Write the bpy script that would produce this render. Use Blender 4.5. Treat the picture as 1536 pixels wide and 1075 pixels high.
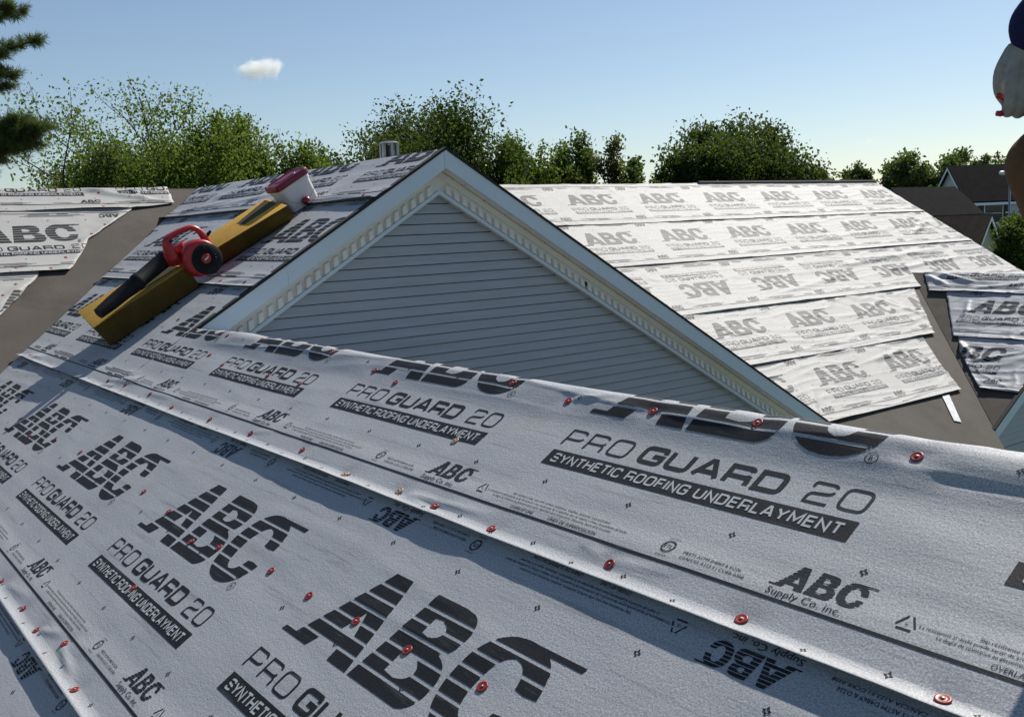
import bpy, bmesh, math, random
import numpy as np
from mathutils import Vector, Matrix
R = math.radians
scene = bpy.context.scene
for o in list(bpy.data.objects): bpy.data.objects.remove(o)
col = scene.collection
CZ = 6.0                      # eye height above the ground

# ------------------------------------------------------------------ camera
cam_d = bpy.data.cameras.new('camera'); cam = bpy.data.objects.new('camera', cam_d); col.objects.link(cam)
RT = Vector((0.79766, -0.60179, -0.03986)); DN = Vector((-0.11062, -0.08102, -0.99055)); FW = Vector((0.59287, 0.79454, -0.13119))
m = Matrix((RT, -DN, -FW)).transposed().to_4x4(); m.translation = (0, 0, CZ)
cam.matrix_world = m
cam_d.sensor_fit = 'HORIZONTAL'; cam_d.sensor_width = 36.0; cam_d.lens = 1480.64 / 1536 * 36.0
cam_d.clip_start = 0.05; cam_d.clip_end = 6000
scene.camera = cam

# ------------------------------------------------------------------ light
SUN_AZ, SUN_EL = R(14), R(47)            # azimuth from +X towards +Y
w = bpy.data.worlds.new('World'); scene.world = w; w.use_nodes = True
nt = w.node_tree; bg = nt.nodes['Background']
sky = nt.nodes.new('ShaderNodeTexSky'); sky.sky_type = 'NISHITA'; sky.sun_disc = False
sky.sun_elevation = SUN_EL; sky.sun_rotation = math.pi/2 - SUN_AZ
sky.altitude = 0; sky.air_density = 0.95; sky.dust_density = 0.4; sky.ozone_density = 1.5
nt.links.new(sky.outputs[0], bg.inputs['Color']); bg.inputs['Strength'].default_value = 0.077
sl = bpy.data.lights.new('sun', 'SUN'); sl.energy = 4.5; sl.angle = R(0.53); sl.color = (1, 0.955, 0.88)
so = bpy.data.objects.new('sun', sl); col.objects.link(so)
sd = Vector((math.cos(SUN_EL)*math.cos(SUN_AZ), math.cos(SUN_EL)*math.sin(SUN_AZ), math.sin(SUN_EL)))
so.rotation_euler = sd.to_track_quat('Z', 'Y').to_euler(); so.location = (0, 0, 40)
vs = scene.view_settings; vs.view_transform = 'Standard'; vs.look = 'None'; vs.exposure = 0.38; vs.gamma = 1.0; vs.use_curve_mapping = False
scene.cycles.max_bounces = 6; scene.cycles.transparent_max_bounces = 8

# ------------------------------------------------------------------ materials
def mat(name, color=(.5,.5,.5), rough=.6, spec=.5, metal=0.0):
    M = bpy.data.materials.new(name); M.use_nodes = True
    b = M.node_tree.nodes['Principled BSDF']
    b.inputs['Base Color'].default_value = (*color, 1); b.inputs['Roughness'].default_value = rough
    b.inputs['Specular IOR Level'].default_value = spec; b.inputs['Metallic'].default_value = metal
    return M
def N(M, t, **k):
    n = M.node_tree.nodes.new(t)
    for a_, v in k.items(): setattr(n, a_, v)
    return n
def L(M, a_, b_): M.node_tree.links.new(a_, b_)
def bsdf(M): return M.node_tree.nodes['Principled BSDF']
def noise(M, scale, vec=None, detail=4, rough=.6, stretch=None, coord='Object'):
    tc = N(M, 'ShaderNodeTexCoord'); mp = N(M, 'ShaderNodeMapping')
    if stretch: mp.inputs['Scale'].default_value = stretch
    L(M, tc.outputs[coord], mp.inputs[0])
    n = N(M, 'ShaderNodeTexNoise'); n.inputs['Scale'].default_value = scale; n.inputs['Detail'].default_value = detail
    n.inputs['Roughness'].default_value = rough; L(M, mp.outputs[0], n.inputs['Vector'])
    return n.outputs['Fac']
def ramp(M, fac, stops):
    r = N(M, 'ShaderNodeValToRGB'); e = r.color_ramp.elements
    while len(e) < len(stops): e.new(.5)
    for q, (p, c) in zip(e, stops): q.position = p; q.color = (*c, 1) if len(c) == 3 else c
    L(M, fac, r.inputs[0]); return r.outputs[0]
def mixc(M, fac, a_, b_, mode='MIX'):
    n = N(M, 'ShaderNodeMix', data_type='RGBA', blend_type=mode)
    for s, v in ((0, fac), (6, a_), (7, b_)):
        if hasattr(v, 'node'): L(M, v, n.inputs[s])
        else: n.inputs[s].default_value = v if s == 0 else (*v, 1)
    return n.outputs[2]
def bump(M, h, strength=.3, dist=.01):
    n = N(M, 'ShaderNodeBump'); n.inputs['Strength'].default_value = strength; n.inputs['Distance'].default_value = dist
    L(M, h, n.inputs['Height']); L(M, n.outputs[0], bsdf(M).inputs['Normal'])
def tinted(name, c1, c2, scale=6, rough=.6, bs=.2, bd=.005, spec=.4, stretch=None, fine=None):
    M = mat(name, c1, rough, spec)
    n = noise(M, scale, stretch=stretch)
    L(M, ramp(M, n, [(.3, c1), (.7, c2)]), bsdf(M).inputs['Base Color'])
    if bs: bump(M, noise(M, fine or scale*8, stretch=stretch), bs, bd)
    return M

def sheet_material(name, base, streak, spec=.5, r0=.48):
    M = mat(name, base, .52, spec)
    mott = noise(M, 210, detail=3, rough=.7, coord='UV')              # bonded fibre speckle
    c = mixc(M, ramp(M, mott, [(.36, (0,0,0)), (.66, (1,1,1))]), tuple(x*.58 for x in base), tuple(min(1, x*1.36) for x in base))
    cl = noise(M, 2.3, detail=5, coord='UV')
    c = mixc(M, ramp(M, cl, [(.35, (0,0,0)), (.75, (.35,.35,.35))]), c, tuple(x*.78 for x in base))
    st = noise(M, 1.0, detail=6, rough=.72, stretch=(1.3, 30, 1), coord='UV')     # scuffs dragged along the roll
    c = mixc(M, ramp(M, st, [(.56, (0,0,0)), (.76, (streak,)*3)]), c, (.10,.105,.115))
    du = noise(M, 3.2, detail=6, rough=.65, coord='UV')
    c = mixc(M, ramp(M, du, [(.60, (0,0,0)), (.80, (.45,.45,.45))]), c, (.33,.27,.20))   # tan dust
    L(M, c, bsdf(M).inputs['Base Color'])
    b1 = noise(M, 130, detail=4, rough=.7, coord='UV')
    b2 = noise(M, 1.0, detail=5, rough=.6, stretch=(30, 70, 1), coord='UV')
    ad = N(M, 'ShaderNodeMath', operation='ADD'); L(M, b1, ad.inputs[0]); L(M, b2, ad.inputs[1])
    bump(M, ad.outputs[0], .45, .0020)
    rr = ramp(M, noise(M, 60, coord='UV'), [(.3, (r0,)*3), (.7, (r0+.16,)*3)]); L(M, rr, bsdf(M).inputs['Roughness'])
    return M
M_sheet = sheet_material('underlayment_grey', (.395,.405,.42), .70)
M_sheet_b = sheet_material('underlayment_pale', (.41,.403,.385), .10, .35, .56)
def ink_material(name, c, worn):
    M = mat(name, c, .62, .22)
    n = noise(M, 160, detail=3, coord='UV'); n2 = noise(M, 1, detail=6, rough=.7, stretch=(5, 50, 1), coord='UV')
    k = mixc(M, ramp(M, n, [(.50, (0,0,0)), (.80, (.25,)*3)]), c, (.09,.09,.095))
    k = mixc(M, ramp(M, n2, [(.56, (0,0,0)), (.82, (worn,)*3)]), k, (.22,.225,.23))
    L(M, k, bsdf(M).inputs['Base Color']); bump(M, noise(M, 130, coord='UV'), .35, .002)
    return M
M_ink = ink_material('printing_ink', (.012,.013,.015), .4)
M_inkb = ink_material('printing_ink_glare', (.075,.075,.075), .6)  # greyer ink for the sunlit slope; sun glare over the print painted into its colour
M_knock = mat('print_knockout', (.42,.435,.45), .55)
M_cap = mat('red_plastic_cap', (.26,.02,.015), .42); L(M_cap, ramp(M_cap, noise(M_cap, 3, coord='Object'), [(.3,(.22,.020,.014)),(.7,(.32,.032,.022))]), bsdf(M_cap).inputs['Base Color'])
M_captan = mat('tan_plastic_cap', (.36,.25,.16), .5)
M_nail = mat('nail_head', (.35,.33,.3), .4, .5, .8)
M_deck = tinted('brown_membrane', (.046,.038,.030), (.078,.066,.053), 1.7, .85, .5, .004, .3, fine=260)
dn = noise(M_deck, 420, detail=2); dc = bsdf(M_deck).inputs['Base Color'].links[0].from_socket
L(M_deck, mixc(M_deck, ramp(M_deck, dn, [(.35,(0,0,0)),(.75,(.5,.5,.5))]), dc, (.16,.145,.125)), bsdf(M_deck).inputs['Base Color'])
ds = noise(M_deck, 1.1, detail=6, rough=.7); dc = bsdf(M_deck).inputs['Base Color'].links[0].from_socket
L(M_deck, mixc(M_deck, ramp(M_deck, ds, [(.50,(0,0,0)),(.68,(.75,.75,.75))]), dc, (.045,.036,.03)), bsdf(M_deck).inputs['Base Color'])
M_black = mat('black_rubber', (.012,.012,.013), .6)
M_felt = mat('black_felt_edge', (.02,.019,.018), .9)
def siding_material(name, c):
    M = mat(name, c, .5, .4)
    n = noise(M, 3, stretch=(1, 1, 14)); k = mixc(M, ramp(M, n, [(.3,(0,0,0)),(.7,(1,1,1))]), tuple(x*.92 for x in c), tuple(x*1.06 for x in c))
    L(M, k, bsdf(M).inputs['Base Color']); bump(M, noise(M, 18, stretch=(1, 1, 22)), .12, .002)
    return M
M_siding = siding_material('grey_vinyl_siding', (.40,.43,.475))
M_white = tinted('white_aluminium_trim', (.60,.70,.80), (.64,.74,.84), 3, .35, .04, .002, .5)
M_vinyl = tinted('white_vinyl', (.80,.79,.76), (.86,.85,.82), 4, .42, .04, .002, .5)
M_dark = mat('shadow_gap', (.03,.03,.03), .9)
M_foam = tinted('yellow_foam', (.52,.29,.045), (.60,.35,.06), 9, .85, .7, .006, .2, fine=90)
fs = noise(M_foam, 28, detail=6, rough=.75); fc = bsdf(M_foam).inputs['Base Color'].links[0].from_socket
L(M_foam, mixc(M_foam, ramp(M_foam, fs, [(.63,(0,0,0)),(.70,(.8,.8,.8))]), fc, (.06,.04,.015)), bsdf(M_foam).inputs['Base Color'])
M_foamside = tinted('shaded_foam_sides', (.085,.054,.014), (.125,.080,.020), 7, .9, .6, .006, .15, fine=80)  # darker copy of the foam for side faces; their shade is put into the colour
M_pad = tinted('dark_grip_pad', (.055,.047,.02), (.085,.07,.03), 20, .9, .5, .004, .2)
M_redp = tinted('red_plastic', (.36,.012,.016), (.44,.018,.022), 5, .36, .05, .002, .5)
M_blkp = tinted('black_plastic', (.010,.010,.011), (.018,.018,.019), 12, .62, .1, .002, .18)
M_pail = tinted('white_pail_plastic', (.68,.66,.64), (.76,.74,.72), 6, .4, .05, .002, .5)
M_maroon = tinted('maroon_lid_plastic', (.16,.008,.03), (.21,.012,.04), 6, .38, .05, .002, .5)
M_steel = tinted('galvanised_steel', (.26,.27,.28), (.42,.43,.44), 14, .36, .1, .002, .5); bsdf(M_steel).inputs['Metallic'].default_value = .85
M_wire = mat('steel_wire', (.35,.35,.35), .35, .5, 1)
M_grass = tinted('grass_ground', (.045,.075,.02), (.07,.10,.03), .4, .95, .5, .03, .2, fine=20)
M_bark = tinted('bark', (.055,.042,.03), (.10,.08,.06), 8, .95, .6, .02, .2, stretch=(1,1,.2))
def leaf_material(name, c1, c2, trans=.35):
    M = mat(name, c1, .6, .12)
    n = noise(M, .9, detail=3); n2 = noise(M, 9, detail=2)
    k = mixc(M, ramp(M, n, [(.35,(0,0,0)),(.65,(1,1,1))]), c1, c2)
    k = mixc(M, ramp(M, n2, [(.4,(0,0,0)),(.7,(.6,.6,.6))]), k, tuple(x*1.5 for x in c2))
    L(M, k, bsdf(M).inputs['Base Color'])
    tr = N(M, 'ShaderNodeBsdfTranslucent'); L(M, mixc(M, .55, k, (.22,.32,.04)), tr.inputs['Color'])
    mx = N(M, 'ShaderNodeMixShader'); mx.inputs[0].default_value = trans
    L(M, bsdf(M).outputs[0], mx.inputs[1]); L(M, tr.outputs[0], mx.inputs[2])
    L(M, mx.outputs[0], M.node_tree.nodes['Material Output'].inputs['Surface'])
    return M

# ------------------------------------------------------------------ object helpers
ORG = {}
def link(o, parent=None):
    col.objects.link(o)
    if parent is not None: o.parent = parent; ORG[o] = ORG[parent]
    return o
def tag(o, label=None, cat=None, group=None, kind=None):
    if label: o['label'] = label
    if cat: o['category'] = cat
    if group: o['group'] = group
    if kind: o['kind'] = kind
    return o
def thing(name, loc, label, cat, group=None):
    o = bpy.data.objects.new(name, None); o.location = loc; col.objects.link(o); ORG[o] = np.array(loc, float)
    o.empty_display_size = .1
    return tag(o, label, cat, group)
def mesh_obj(name, verts, faces, M, parent=None, smooth=False, loc=None, uv=None, mi=None):
    me = bpy.data.meshes.new(name)
    v = np.asarray(verts, float).reshape(-1, 3)
    if parent is not None: org = ORG[parent]
    else: org = np.array(loc if loc is not None else (0,0,0), float)
    v = v - org
    me.from_pydata(v.tolist(), [], faces if isinstance(faces, list) else faces.tolist())
    for k in (M if isinstance(M, (list, tuple)) else [M]): me.materials.append(k)
    if smooth: me.polygons.foreach_set('use_smooth', np.ones(len(me.polygons), bool))
    if mi is not None: me.polygons.foreach_set('material_index', np.asarray(mi, np.int32))
    if uv is not None:
        lay = me.uv_layers.new(name='UVMap'); li = np.empty(len(me.loops), np.int32); me.loops.foreach_get('vertex_index', li)
        lay.data.foreach_set('uv', np.asarray(uv, np.float32)[li].ravel())
    me.update()
    o = bpy.data.objects.new(name, me)
    if parent is None: o.location = org; ORG[o] = org
    return link(o, parent)
BOXF = [(0,3,2,1),(4,5,6,7),(0,1,5,4),(1,2,6,5),(2,3,7,6),(3,0,4,7)]
class MB:
    def __init__(s): s.v = []; s.f = []
    def add(s, v, f):
        b = len(s.v); s.v += [tuple(map(float, p)) for p in v]; s.f += [tuple(i+b for i in q) for q in f]; return s
    def hexa(s, p): return s.add(p, BOXF)
    def box(s, lo, hi):
        (x0,y0,z0),(x1,y1,z1) = lo, hi
        return s.hexa([(x0,y0,z0),(x1,y0,z0),(x1,y1,z0),(x0,y1,z0),(x0,y0,z1),(x1,y0,z1),(x1,y1,z1),(x0,y1,z1)])
    def slab(s, poly, d):                                # polygon extruded by vector d
        n = len(poly); p = [np.array(q, float) for q in poly]; d = np.array(d, float)
        return s.add(p + [q+d for q in p], [tuple(range(n)), tuple(range(2*n-1, n-1, -1))] + [(i, n+i, n+(i+1) % n, (i+1) % n) for i in range(n)])
    def tube(s, pts, rad, n=8, cap=True):
        P_ = [np.array(p, float) for p in pts]; rad = rad if hasattr(rad, '__len__') else [rad]*len(P_)
        b = len(s.v); prev = None
        for i, p in enumerate(P_):
            t = P_[min(i+1, len(P_)-1)] - P_[max(i-1, 0)]; t = t/(np.linalg.norm(t)+1e-9)
            if prev is None: r_ = np.array([0,0,1.]) if abs(t[2]) < .9 else np.array([1.,0,0])
            else: r_ = prev
            x = np.cross(t, r_); x /= np.linalg.norm(x)+1e-9; y = np.cross(x, t); prev = y
            for k in range(n):
                a_ = 2*math.pi*k/n; q = p + rad[i]*(math.cos(a_)*x + math.sin(a_)*y); s.v.append(tuple(q))
        for i in range(len(P_)-1):
            for k in range(n): s.f.append((b+i*n+k, b+i*n+(k+1) % n, b+(i+1)*n+(k+1) % n, b+(i+1)*n+k))
        if cap: s.f.append(tuple(b+k for k in range(n-1, -1, -1))); s.f.append(tuple(b+(len(P_)-1)*n+k for k in range(n)))
        return s
    def lathe(s, prof, o, ax, n=24, sx=None):           # profile (radius, height) about axis
        o = np.array(o, float); z = np.array(ax, float); z /= np.linalg.norm(z)
        x = np.array(sx, float) if sx is not None else np.cross(z, [0,0,1.] if abs(z[2]) < .9 else [1.,0,0]); x -= z*(x@z); x /= np.linalg.norm(x); y = np.cross(z, x)
        b = len(s.v)
        for r_, h_ in prof:
            for k in range(n):
                a_ = 2*math.pi*k/n; s.v.append(tuple(o + z*h_ + r_*(math.cos(a_)*x + math.sin(a_)*y)))
        for i in range(len(prof)-1):
            for k in range(n): s.f.append((b+i*n+k, b+i*n+(k+1) % n, b+(i+1)*n+(k+1) % n, b+(i+1)*n+k))
        s.f.append(tuple(b+k for k in range(n-1, -1, -1))); s.f.append(tuple(b+(len(prof)-1)*n+k for k in range(n)))
        return s
    def obj(s, name, M, parent=None, smooth=False, bevel=0, loc=None):
        o = mesh_obj(name, s.v, s.f, M, parent, smooth, loc)
        if bevel:
            bm = bmesh.new(); bm.from_mesh(o.data); bmesh.ops.recalc_face_normals(bm, faces=bm.faces)
            bmesh.ops.bevel(bm, geom=list(bm.edges), offset=bevel, segments=2, affect='EDGES', profile=.6); bm.to_mesh(o.data); bm.free()
        else:
            bm = bmesh.new(); bm.from_mesh(o.data); bmesh.ops.recalc_face_normals(bm, faces=bm.faces); bm.to_mesh(o.data); bm.free()
        return o
def autosmooth(o, ang=35):
    me = o.data; me.polygons.foreach_set('use_smooth', np.ones(len(me.polygons), bool)); me.set_sharp_from_angle(angle=R(ang)); return o

# ------------------------------------------------------------------ numpy noise
_rng = np.random.default_rng(7); _perm = _rng.permutation(512); _perm = np.concatenate([_perm, _perm, _perm]); _g = _rng.uniform(0, 2*math.pi, 512); _gx, _gy = np.cos(_g), np.sin(_g)
def perlin(x, y):
    x = np.asarray(x, float); y = np.asarray(y, float); x, y = np.broadcast_arrays(x, y)
    xi = np.floor(x).astype(int); yi = np.floor(y).astype(int); xf = x-xi; yf = y-yi; xi &= 511; yi &= 511
    def g(ix, iy, dx, dy): h = _perm[_perm[ix & 511]+(iy & 511)] & 511; return _gx[h]*dx+_gy[h]*dy
    u = xf*xf*xf*(xf*(xf*6-15)+10); v = yf*yf*yf*(yf*(yf*6-15)+10)
    a_ = g(xi, yi, xf, yf); b_ = g(xi+1, yi, xf-1, yf); c_ = g(xi, yi+1, xf, yf-1); d_ = g(xi+1, yi+1, xf-1, yf-1)
    return (a_+(b_-a_)*u) + ((c_+(d_-c_)*u) - (a_+(b_-a_)*u))*v
def fbm(x, y, o=3): return sum(perlin(x*2**k+17*k, y*2**k-9*k)*.5**k for k in range(o))
def ridged(x, y): return np.clip(1-np.abs(perlin(x, y))*5, 0, 1)**2
def sstep(a_, b_, x): t = np.clip((x-a_)/(b_-a_), 0, 1); return t*t*(3-2*t)

# ------------------------------------------------------------------ roof frames (u along the roll, v up the slope, h off the deck)
A_ = 0.53473; ca, sa, ta = math.cos(A_), math.sin(A_), math.tan(A_)
OA = np.array([0.80555, 0, CZ-1.36006]); XT = 4.128; ZT = CZ+0.608; YG = 6.264; YB = 11.5; XR = 2.165
ZR = OA[2] + (XR-OA[0])*ta
V0 = np.array([14.65, 8.85, ZT-(YB-8.85)*ta]); YC = 5.97
class Frame:
    def __init__(s, O, U, V, Nn, V2=None, N2=None): s.O, s.U, s.V, s.N = [np.array(q, float) for q in (O, U, V, Nn)]
    def pos(s, u, v, h, vr=None, rad=.05):
        u, v, h = [np.asarray(q, float) for q in (u, v, h)]
        P_ = s.O + u[..., None]*s.U + v[..., None]*s.V + h[..., None]*s.N
        if vr is None: return P_
        T = rad*math.tan(A_); v1 = vr-T; Ln = 2*A_*rad
        ph = np.clip((v-v1)/rad, 0, 2*A_); over = np.clip(v-v1-Ln, 0, None)
        C_ = s.O + v1*s.V - rad*s.N
        d = np.cos(ph)[..., None]*s.N + np.sin(ph)[..., None]*s.V
        tg = -np.sin(ph)[..., None]*s.N + np.cos(ph)[..., None]*s.V
        Q = C_ + u[..., None]*s.U + (rad+h)[..., None]*d + over[..., None]*tg
        return np.where((v > v1)[..., None], Q, P_)
FA = Frame(OA, (0,-1,0), (ca,0,sa), (-sa,0,ca))
FB = Frame((0,YB,ZT), (1,0,0), (0,ca,sa), (0,-sa,ca))
FC = Frame(V0, (0,-1,0), (ca,0,sa), (-sa,0,ca))
def A3(u, v, h=0): return FA.pos(u, v, h)
def slopeA_v(x): return (x-OA[0])/ca

# ------------------------------------------------------------------ ground
g = MB().add([(-2500,-2500,0),(2500,-2500,0),(2500,2500,0),(-2500,2500,0)], [(0,1,2,3)]).obj('ground', M_grass); tag(g, kind='structure')

# ------------------------------------------------------------------ house under re-roofing
house = thing('house', (6, 8, 0), 'grey vinyl-sided single-storey house being re-roofed, with white trimmed gable', 'house')
DH = -.010                                              # deck lies just under the sheets
def deck(name, pts, nrm, parent=house):
    n = np.array(nrm, float); p = [np.array(q, float)+n*DH for q in pts]
    return MB().slab(p, -n*.045).obj(name, M_deck, parent)
zA = lambda x: OA[2]+(x-OA[0])*ta
zB = lambda y: ZT-(YB-y)*ta
EX = -2.6; t_ = XT-EX
deck('roof_slope', [(EX,-5,zA(EX)),(XR,-5,ZR),(XR,YG,ZR),(XT,YG,ZT),(XT,YB,ZT),(EX,YB-t_,zA(EX))], FA.N)
xe = XR+(ZR-zA(EX))/ta
deck('roof_slope', [(XR,-5,ZR),(xe,-5,zA(EX)),(xe,YG+.1,zA(EX)),(XR,YG+.1,ZR)], (sa,0,ca))
tv = YB-YG
deck('roof_slope', [(XT,YG,ZT),(XT+tv,YG,ZT-tv*ta),(XT,YB,ZT)], (sa,0,ca))
YE = 5.62; tc = 8.85-YE
deck('roof_slope', [(XT,YB,ZT),(XT+tv,YG,zB(YG)),(XT+tv+.05,YE,zB(YE)),(14.65-tc,YE,zB(YE)),(14.65,8.85,zB(8.85)),(14.65+tc-.2,YE+.2,zB(YE+.2)),(17.75,YE+.2,zB(YE+.2)),(17.75,YB,ZT)], FB.N)
deck('roof_slope', [(-7,YB,ZT),(-7,YB-t_,zB(YB-t_)),(EX,YB-t_,zB(YB-t_)),(XT,YB,ZT)], FB.N)
deck('roof_slope', [(-7,YB,ZT),(17.75,YB,ZT),(17.75,YB+6,ZT-6*ta),(-7,YB+6,ZT-6*ta)], (0,sa,ca))
deck('roof_slope', [V0,(14.65,YC,V0[2]),(14.65-(8.85-YC),YC,V0[2]-(8.85-YC)*ta)], FC.N)
deck('roof_slope', [V0,(14.65+(8.85-YC),YC,V0[2]-(8.85-YC)*ta),(14.65,YC,V0[2])], (sa,0,ca))
# outer walls (mostly under the eaves)
zw = zA(EX)-.15
for lo, hi in (((EX+.4,-4.6,0),(xe-.4,YG+.15,zw)), ((-6.6,6.05,0),(17.3,YB+5.6,zB(YE)-.12)), ((12.1,YC+.2,0),(17.2,7,zB(YE)-.12))):
    MB().box(lo, hi).obj('wall', M_siding, house)
# --- gable face
WY = YG+.17                                            # siding face
DROP = .331
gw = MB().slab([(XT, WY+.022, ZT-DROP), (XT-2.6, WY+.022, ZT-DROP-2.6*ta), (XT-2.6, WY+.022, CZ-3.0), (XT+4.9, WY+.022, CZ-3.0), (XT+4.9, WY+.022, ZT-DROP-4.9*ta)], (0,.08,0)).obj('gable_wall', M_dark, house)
def siding(parent, xc, zap, zlo, wy, step=.0765, xl=-9, xr=9):
    z = zap; k = 0
    while z > zlo:
        zb, zt_ = z-step+.0065, z
        wt = max((zap-zt_)/ta, .0)+.04; wb = (zap-zb)/ta+.04
        p = [(xc+max(-wb, xl), wy-.013, zb), (xc+min(wb, xr), wy-.013, zb), (xc+min(wb, xr), wy+.02, zb), (xc+max(-wb, xl), wy+.02, zb),
             (xc+max(-wt, xl), wy-.001, zt_), (xc+min(wt, xr), wy-.001, zt_), (xc+min(wt, xr), wy+.02, zt_), (xc+max(-wt, xl), wy+.02, zt_)]
        MB().hexa(p).obj('siding_board', M_siding, parent); z -= step; k += 1
siding(gw, XT, ZT-DROP, CZ-2.75, WY, xl=-2.6, xr=4.9)
def rake_bar(name, s, t0, t1, d0, d1, y0, y1, M, parent, bevel=0):  # bar along a rake: t horizontal run, d vertical drop below the roof line
    f = lambda t, d, y: (XT+s*t, y, ZT-t*ta-d)
    return MB().hexa([f(t0,d1,y0), f(t1,d1,y0), f(t1,d1,y1), f(t0,d1,y1), f(t0,d0,y0), f(t1,d0,y0), f(t1,d0,y1), f(t0,d0,y1)]).obj(name, M, parent, bevel=bevel)
for s, T in ((-1, 1.985), (1, 4.95)):
    joints = [0, 1.32, T] if s < 0 else [0, 2.9, T]
    for q in range(2):
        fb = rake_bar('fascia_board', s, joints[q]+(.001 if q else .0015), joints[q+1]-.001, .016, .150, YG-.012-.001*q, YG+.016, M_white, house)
    rake_bar('drip_edge', s, .0, T, -.006, .015, YG-.020, YG+.03, M_felt, house)
    k = 0; t = .02
    while t < T-.25:                                   # soffit in short vinyl panels
        rake_bar('soffit_panel', s, t+.006, t+.194, .128, .140, YG+.017, WY-.044, M_vinyl, house); t += .20
    rake_bar('soffit_backing', s, .02, T-.05, .118, .127, YG+.017, WY+.005, M_dark, house)
    fz = rake_bar('frieze_board', s, .0, T, .146, .325, WY-.040, WY+.015, M_vinyl, house)
    rake_bar('frieze_moulding', s, .0, T, .146, .200, WY-.056, WY-.0405, M_vinyl, fz)
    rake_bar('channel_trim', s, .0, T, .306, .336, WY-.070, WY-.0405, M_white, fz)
    t = .07 if s < 0 else .06
    while t < T-.05:
        a0, a1 = t, t+.040
        f = lambda t, d, y: (XT+s*t, y, ZT-t*ta-d)
        mb = MB().hexa([f(a0,.296,WY-.078), f(a1,.296,WY-.078), f(a1,.305,WY-.041), f(a0,.305,WY-.041), f(a0+.004,.232,WY-.070), f(a1-.004,.232,WY-.070), f(a1-.004,.226,WY-.041), f(a0+.004,.226,WY-.041)])
        mb.obj('dentil', M_vinyl, fz); t += .0735
MB().box((XT-.012,YG-.016,ZT-.155),(XT+.012,YG-.0135,ZT-.02)).obj('peak_seam_cover', M_white, house)
MB().tube([(XT+1.43, WY-.072, ZT-1.43*ta-.262),(XT+1.43, WY-.04, ZT-1.43*ta-.262)], [.022,.022], 10).obj('frieze_hole', M_black, house)
# --- small cross gable at the right
f2 = lambda t, d, y: (14.65-t, y, V0[2]-t*ta-d)
cg = MB().slab([(14.65,YC+.14,V0[2]-.2),(14.65-3.0,YC+.14,V0[2]-.2-3.0*ta),(14.65+3.0,YC+.14,V0[2]-.2-3.0*ta)], (0,.08,0)).obj('gable_wall', M_siding, house)
z = V0[2]-.2; k = 0
while z > V0[2]-.2-2.4:
    wt, wb = (V0[2]-.2-z)/ta+.02, (V0[2]-.2-z+.0765)/ta+.02; yy = YC+.11; zb = z-.0700
    MB().hexa([(14.65-wb,yy-.013,zb),(14.65+wb,yy-.013,zb),(14.65+wb,yy+.02,zb),(14.65-wb,yy+.02,zb),(14.65-wt,yy-.001,z),(14.65+wt,yy-.001,z),(14.65+wt,yy+.02,z),(14.65-wt,yy+.02,z)]).obj('siding_board', M_siding, cg); z -= .0765
for s in (-1, 1):
    f3 = lambda t, d, y: (14.65+s*t, y, V0[2]-t*ta-d)
    MB().hexa([f3(0,.17,YC-.012),f3(2.88,.17,YC-.012),f3(2.88,.17,YC+.015),f3(0,.17,YC+.015),f3(0,.015,YC-.012),f3(2.88,.015,YC-.012),f3(2.88,.015,YC+.015),f3(0,.015,YC+.015)]).obj('fascia_board', M_white, house)
    MB().hexa([f3(0,.014,YC-.018),f3(2.9,.014,YC-.018),f3(2.9,.014,YC+.03),f3(0,.014,YC+.03),f3(0,-.01,YC-.018),f3(2.9,-.01,YC-.018),f3(2.9,-.01,YC+.03),f3(0,-.01,YC+.03)]).obj('drip_edge', M_felt, house)
# eave edge of the long slope: drip edge, fascia and gutter
ez = zB(YE)
MB().box((XT+tv+.06,YE-.02,ez-.03),(14.65-tc-.02,YE-.002,ez-.004)).obj('drip_edge', M_felt, house)
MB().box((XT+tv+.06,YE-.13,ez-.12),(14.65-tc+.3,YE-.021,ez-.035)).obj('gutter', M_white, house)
MB().hexa([(12.6,YB-.05,ZT+.012),(17.76,YB-.05,ZT+.012),(17.76,YB+.16,ZT-.03),(12.6,YB+.16,ZT-.03),(12.6,YB-.02,ZT+.040),(17.76,YB-.02,ZT+.040),(17.76,YB+.16,ZT+.0),(12.6,YB+.16,ZT+.0)]).obj('ridge_vent', M_felt, house)
# rake trim of the long slope
MB().hexa([(17.74,YB,ZT-.19),(17.78,YB,ZT-.19),(17.78,YE+.2,zB(YE+.2)-.19),(17.74,YE+.2,zB(YE+.2)-.19),(17.74,YB,ZT-.012),(17.78,YB,ZT-.012),(17.78,YE+.2,zB(YE+.2)-.012),(17.74,YE+.2,zB(YE+.2)-.012)]).obj('rake_board', M_white, house)

# ------------------------------------------------------------------ print on the roll: one repeat is 1.45 m long, the roll 1.245 m wide
PER, WID = 1.45, 1.245
def quad(a_, b_, c_, d_): return [(a_, b_, c_), (a_, c_, d_)]
def ribbon(path, t, closed=False):
    p = [np.array(q, float) for q in path]; n = len(p); out = []; Ls = []; Rs = []
    for i in range(n):
        a_ = p[i-1] if (i or closed) else None; b_ = p[(i+1) % n] if (i < n-1 or closed) else None
        d1 = (p[i]-a_) if a_ is not None else None; d2 = (b_-p[i]) if b_ is not None else None
        if d1 is None: d1 = d2
        if d2 is None: d2 = d1
        d1 = d1/np.linalg.norm(d1); d2 = d2/np.linalg.norm(d2)
        n1 = np.array([-d1[1], d1[0]]); n2 = np.array([-d2[1], d2[0]]); mm = n1+n2; mm /= np.linalg.norm(mm)+1e-9
        k = min(1/max(mm@n1, .35), 2.4)
        Ls.append(p[i]+mm*t/2*k); Rs.append(p[i]-mm*t/2*k)
    for i in range(n if closed else n-1):
        j = (i+1) % n; out += quad(Ls[i], Rs[i], Rs[j], Ls[j])
    return out
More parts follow.
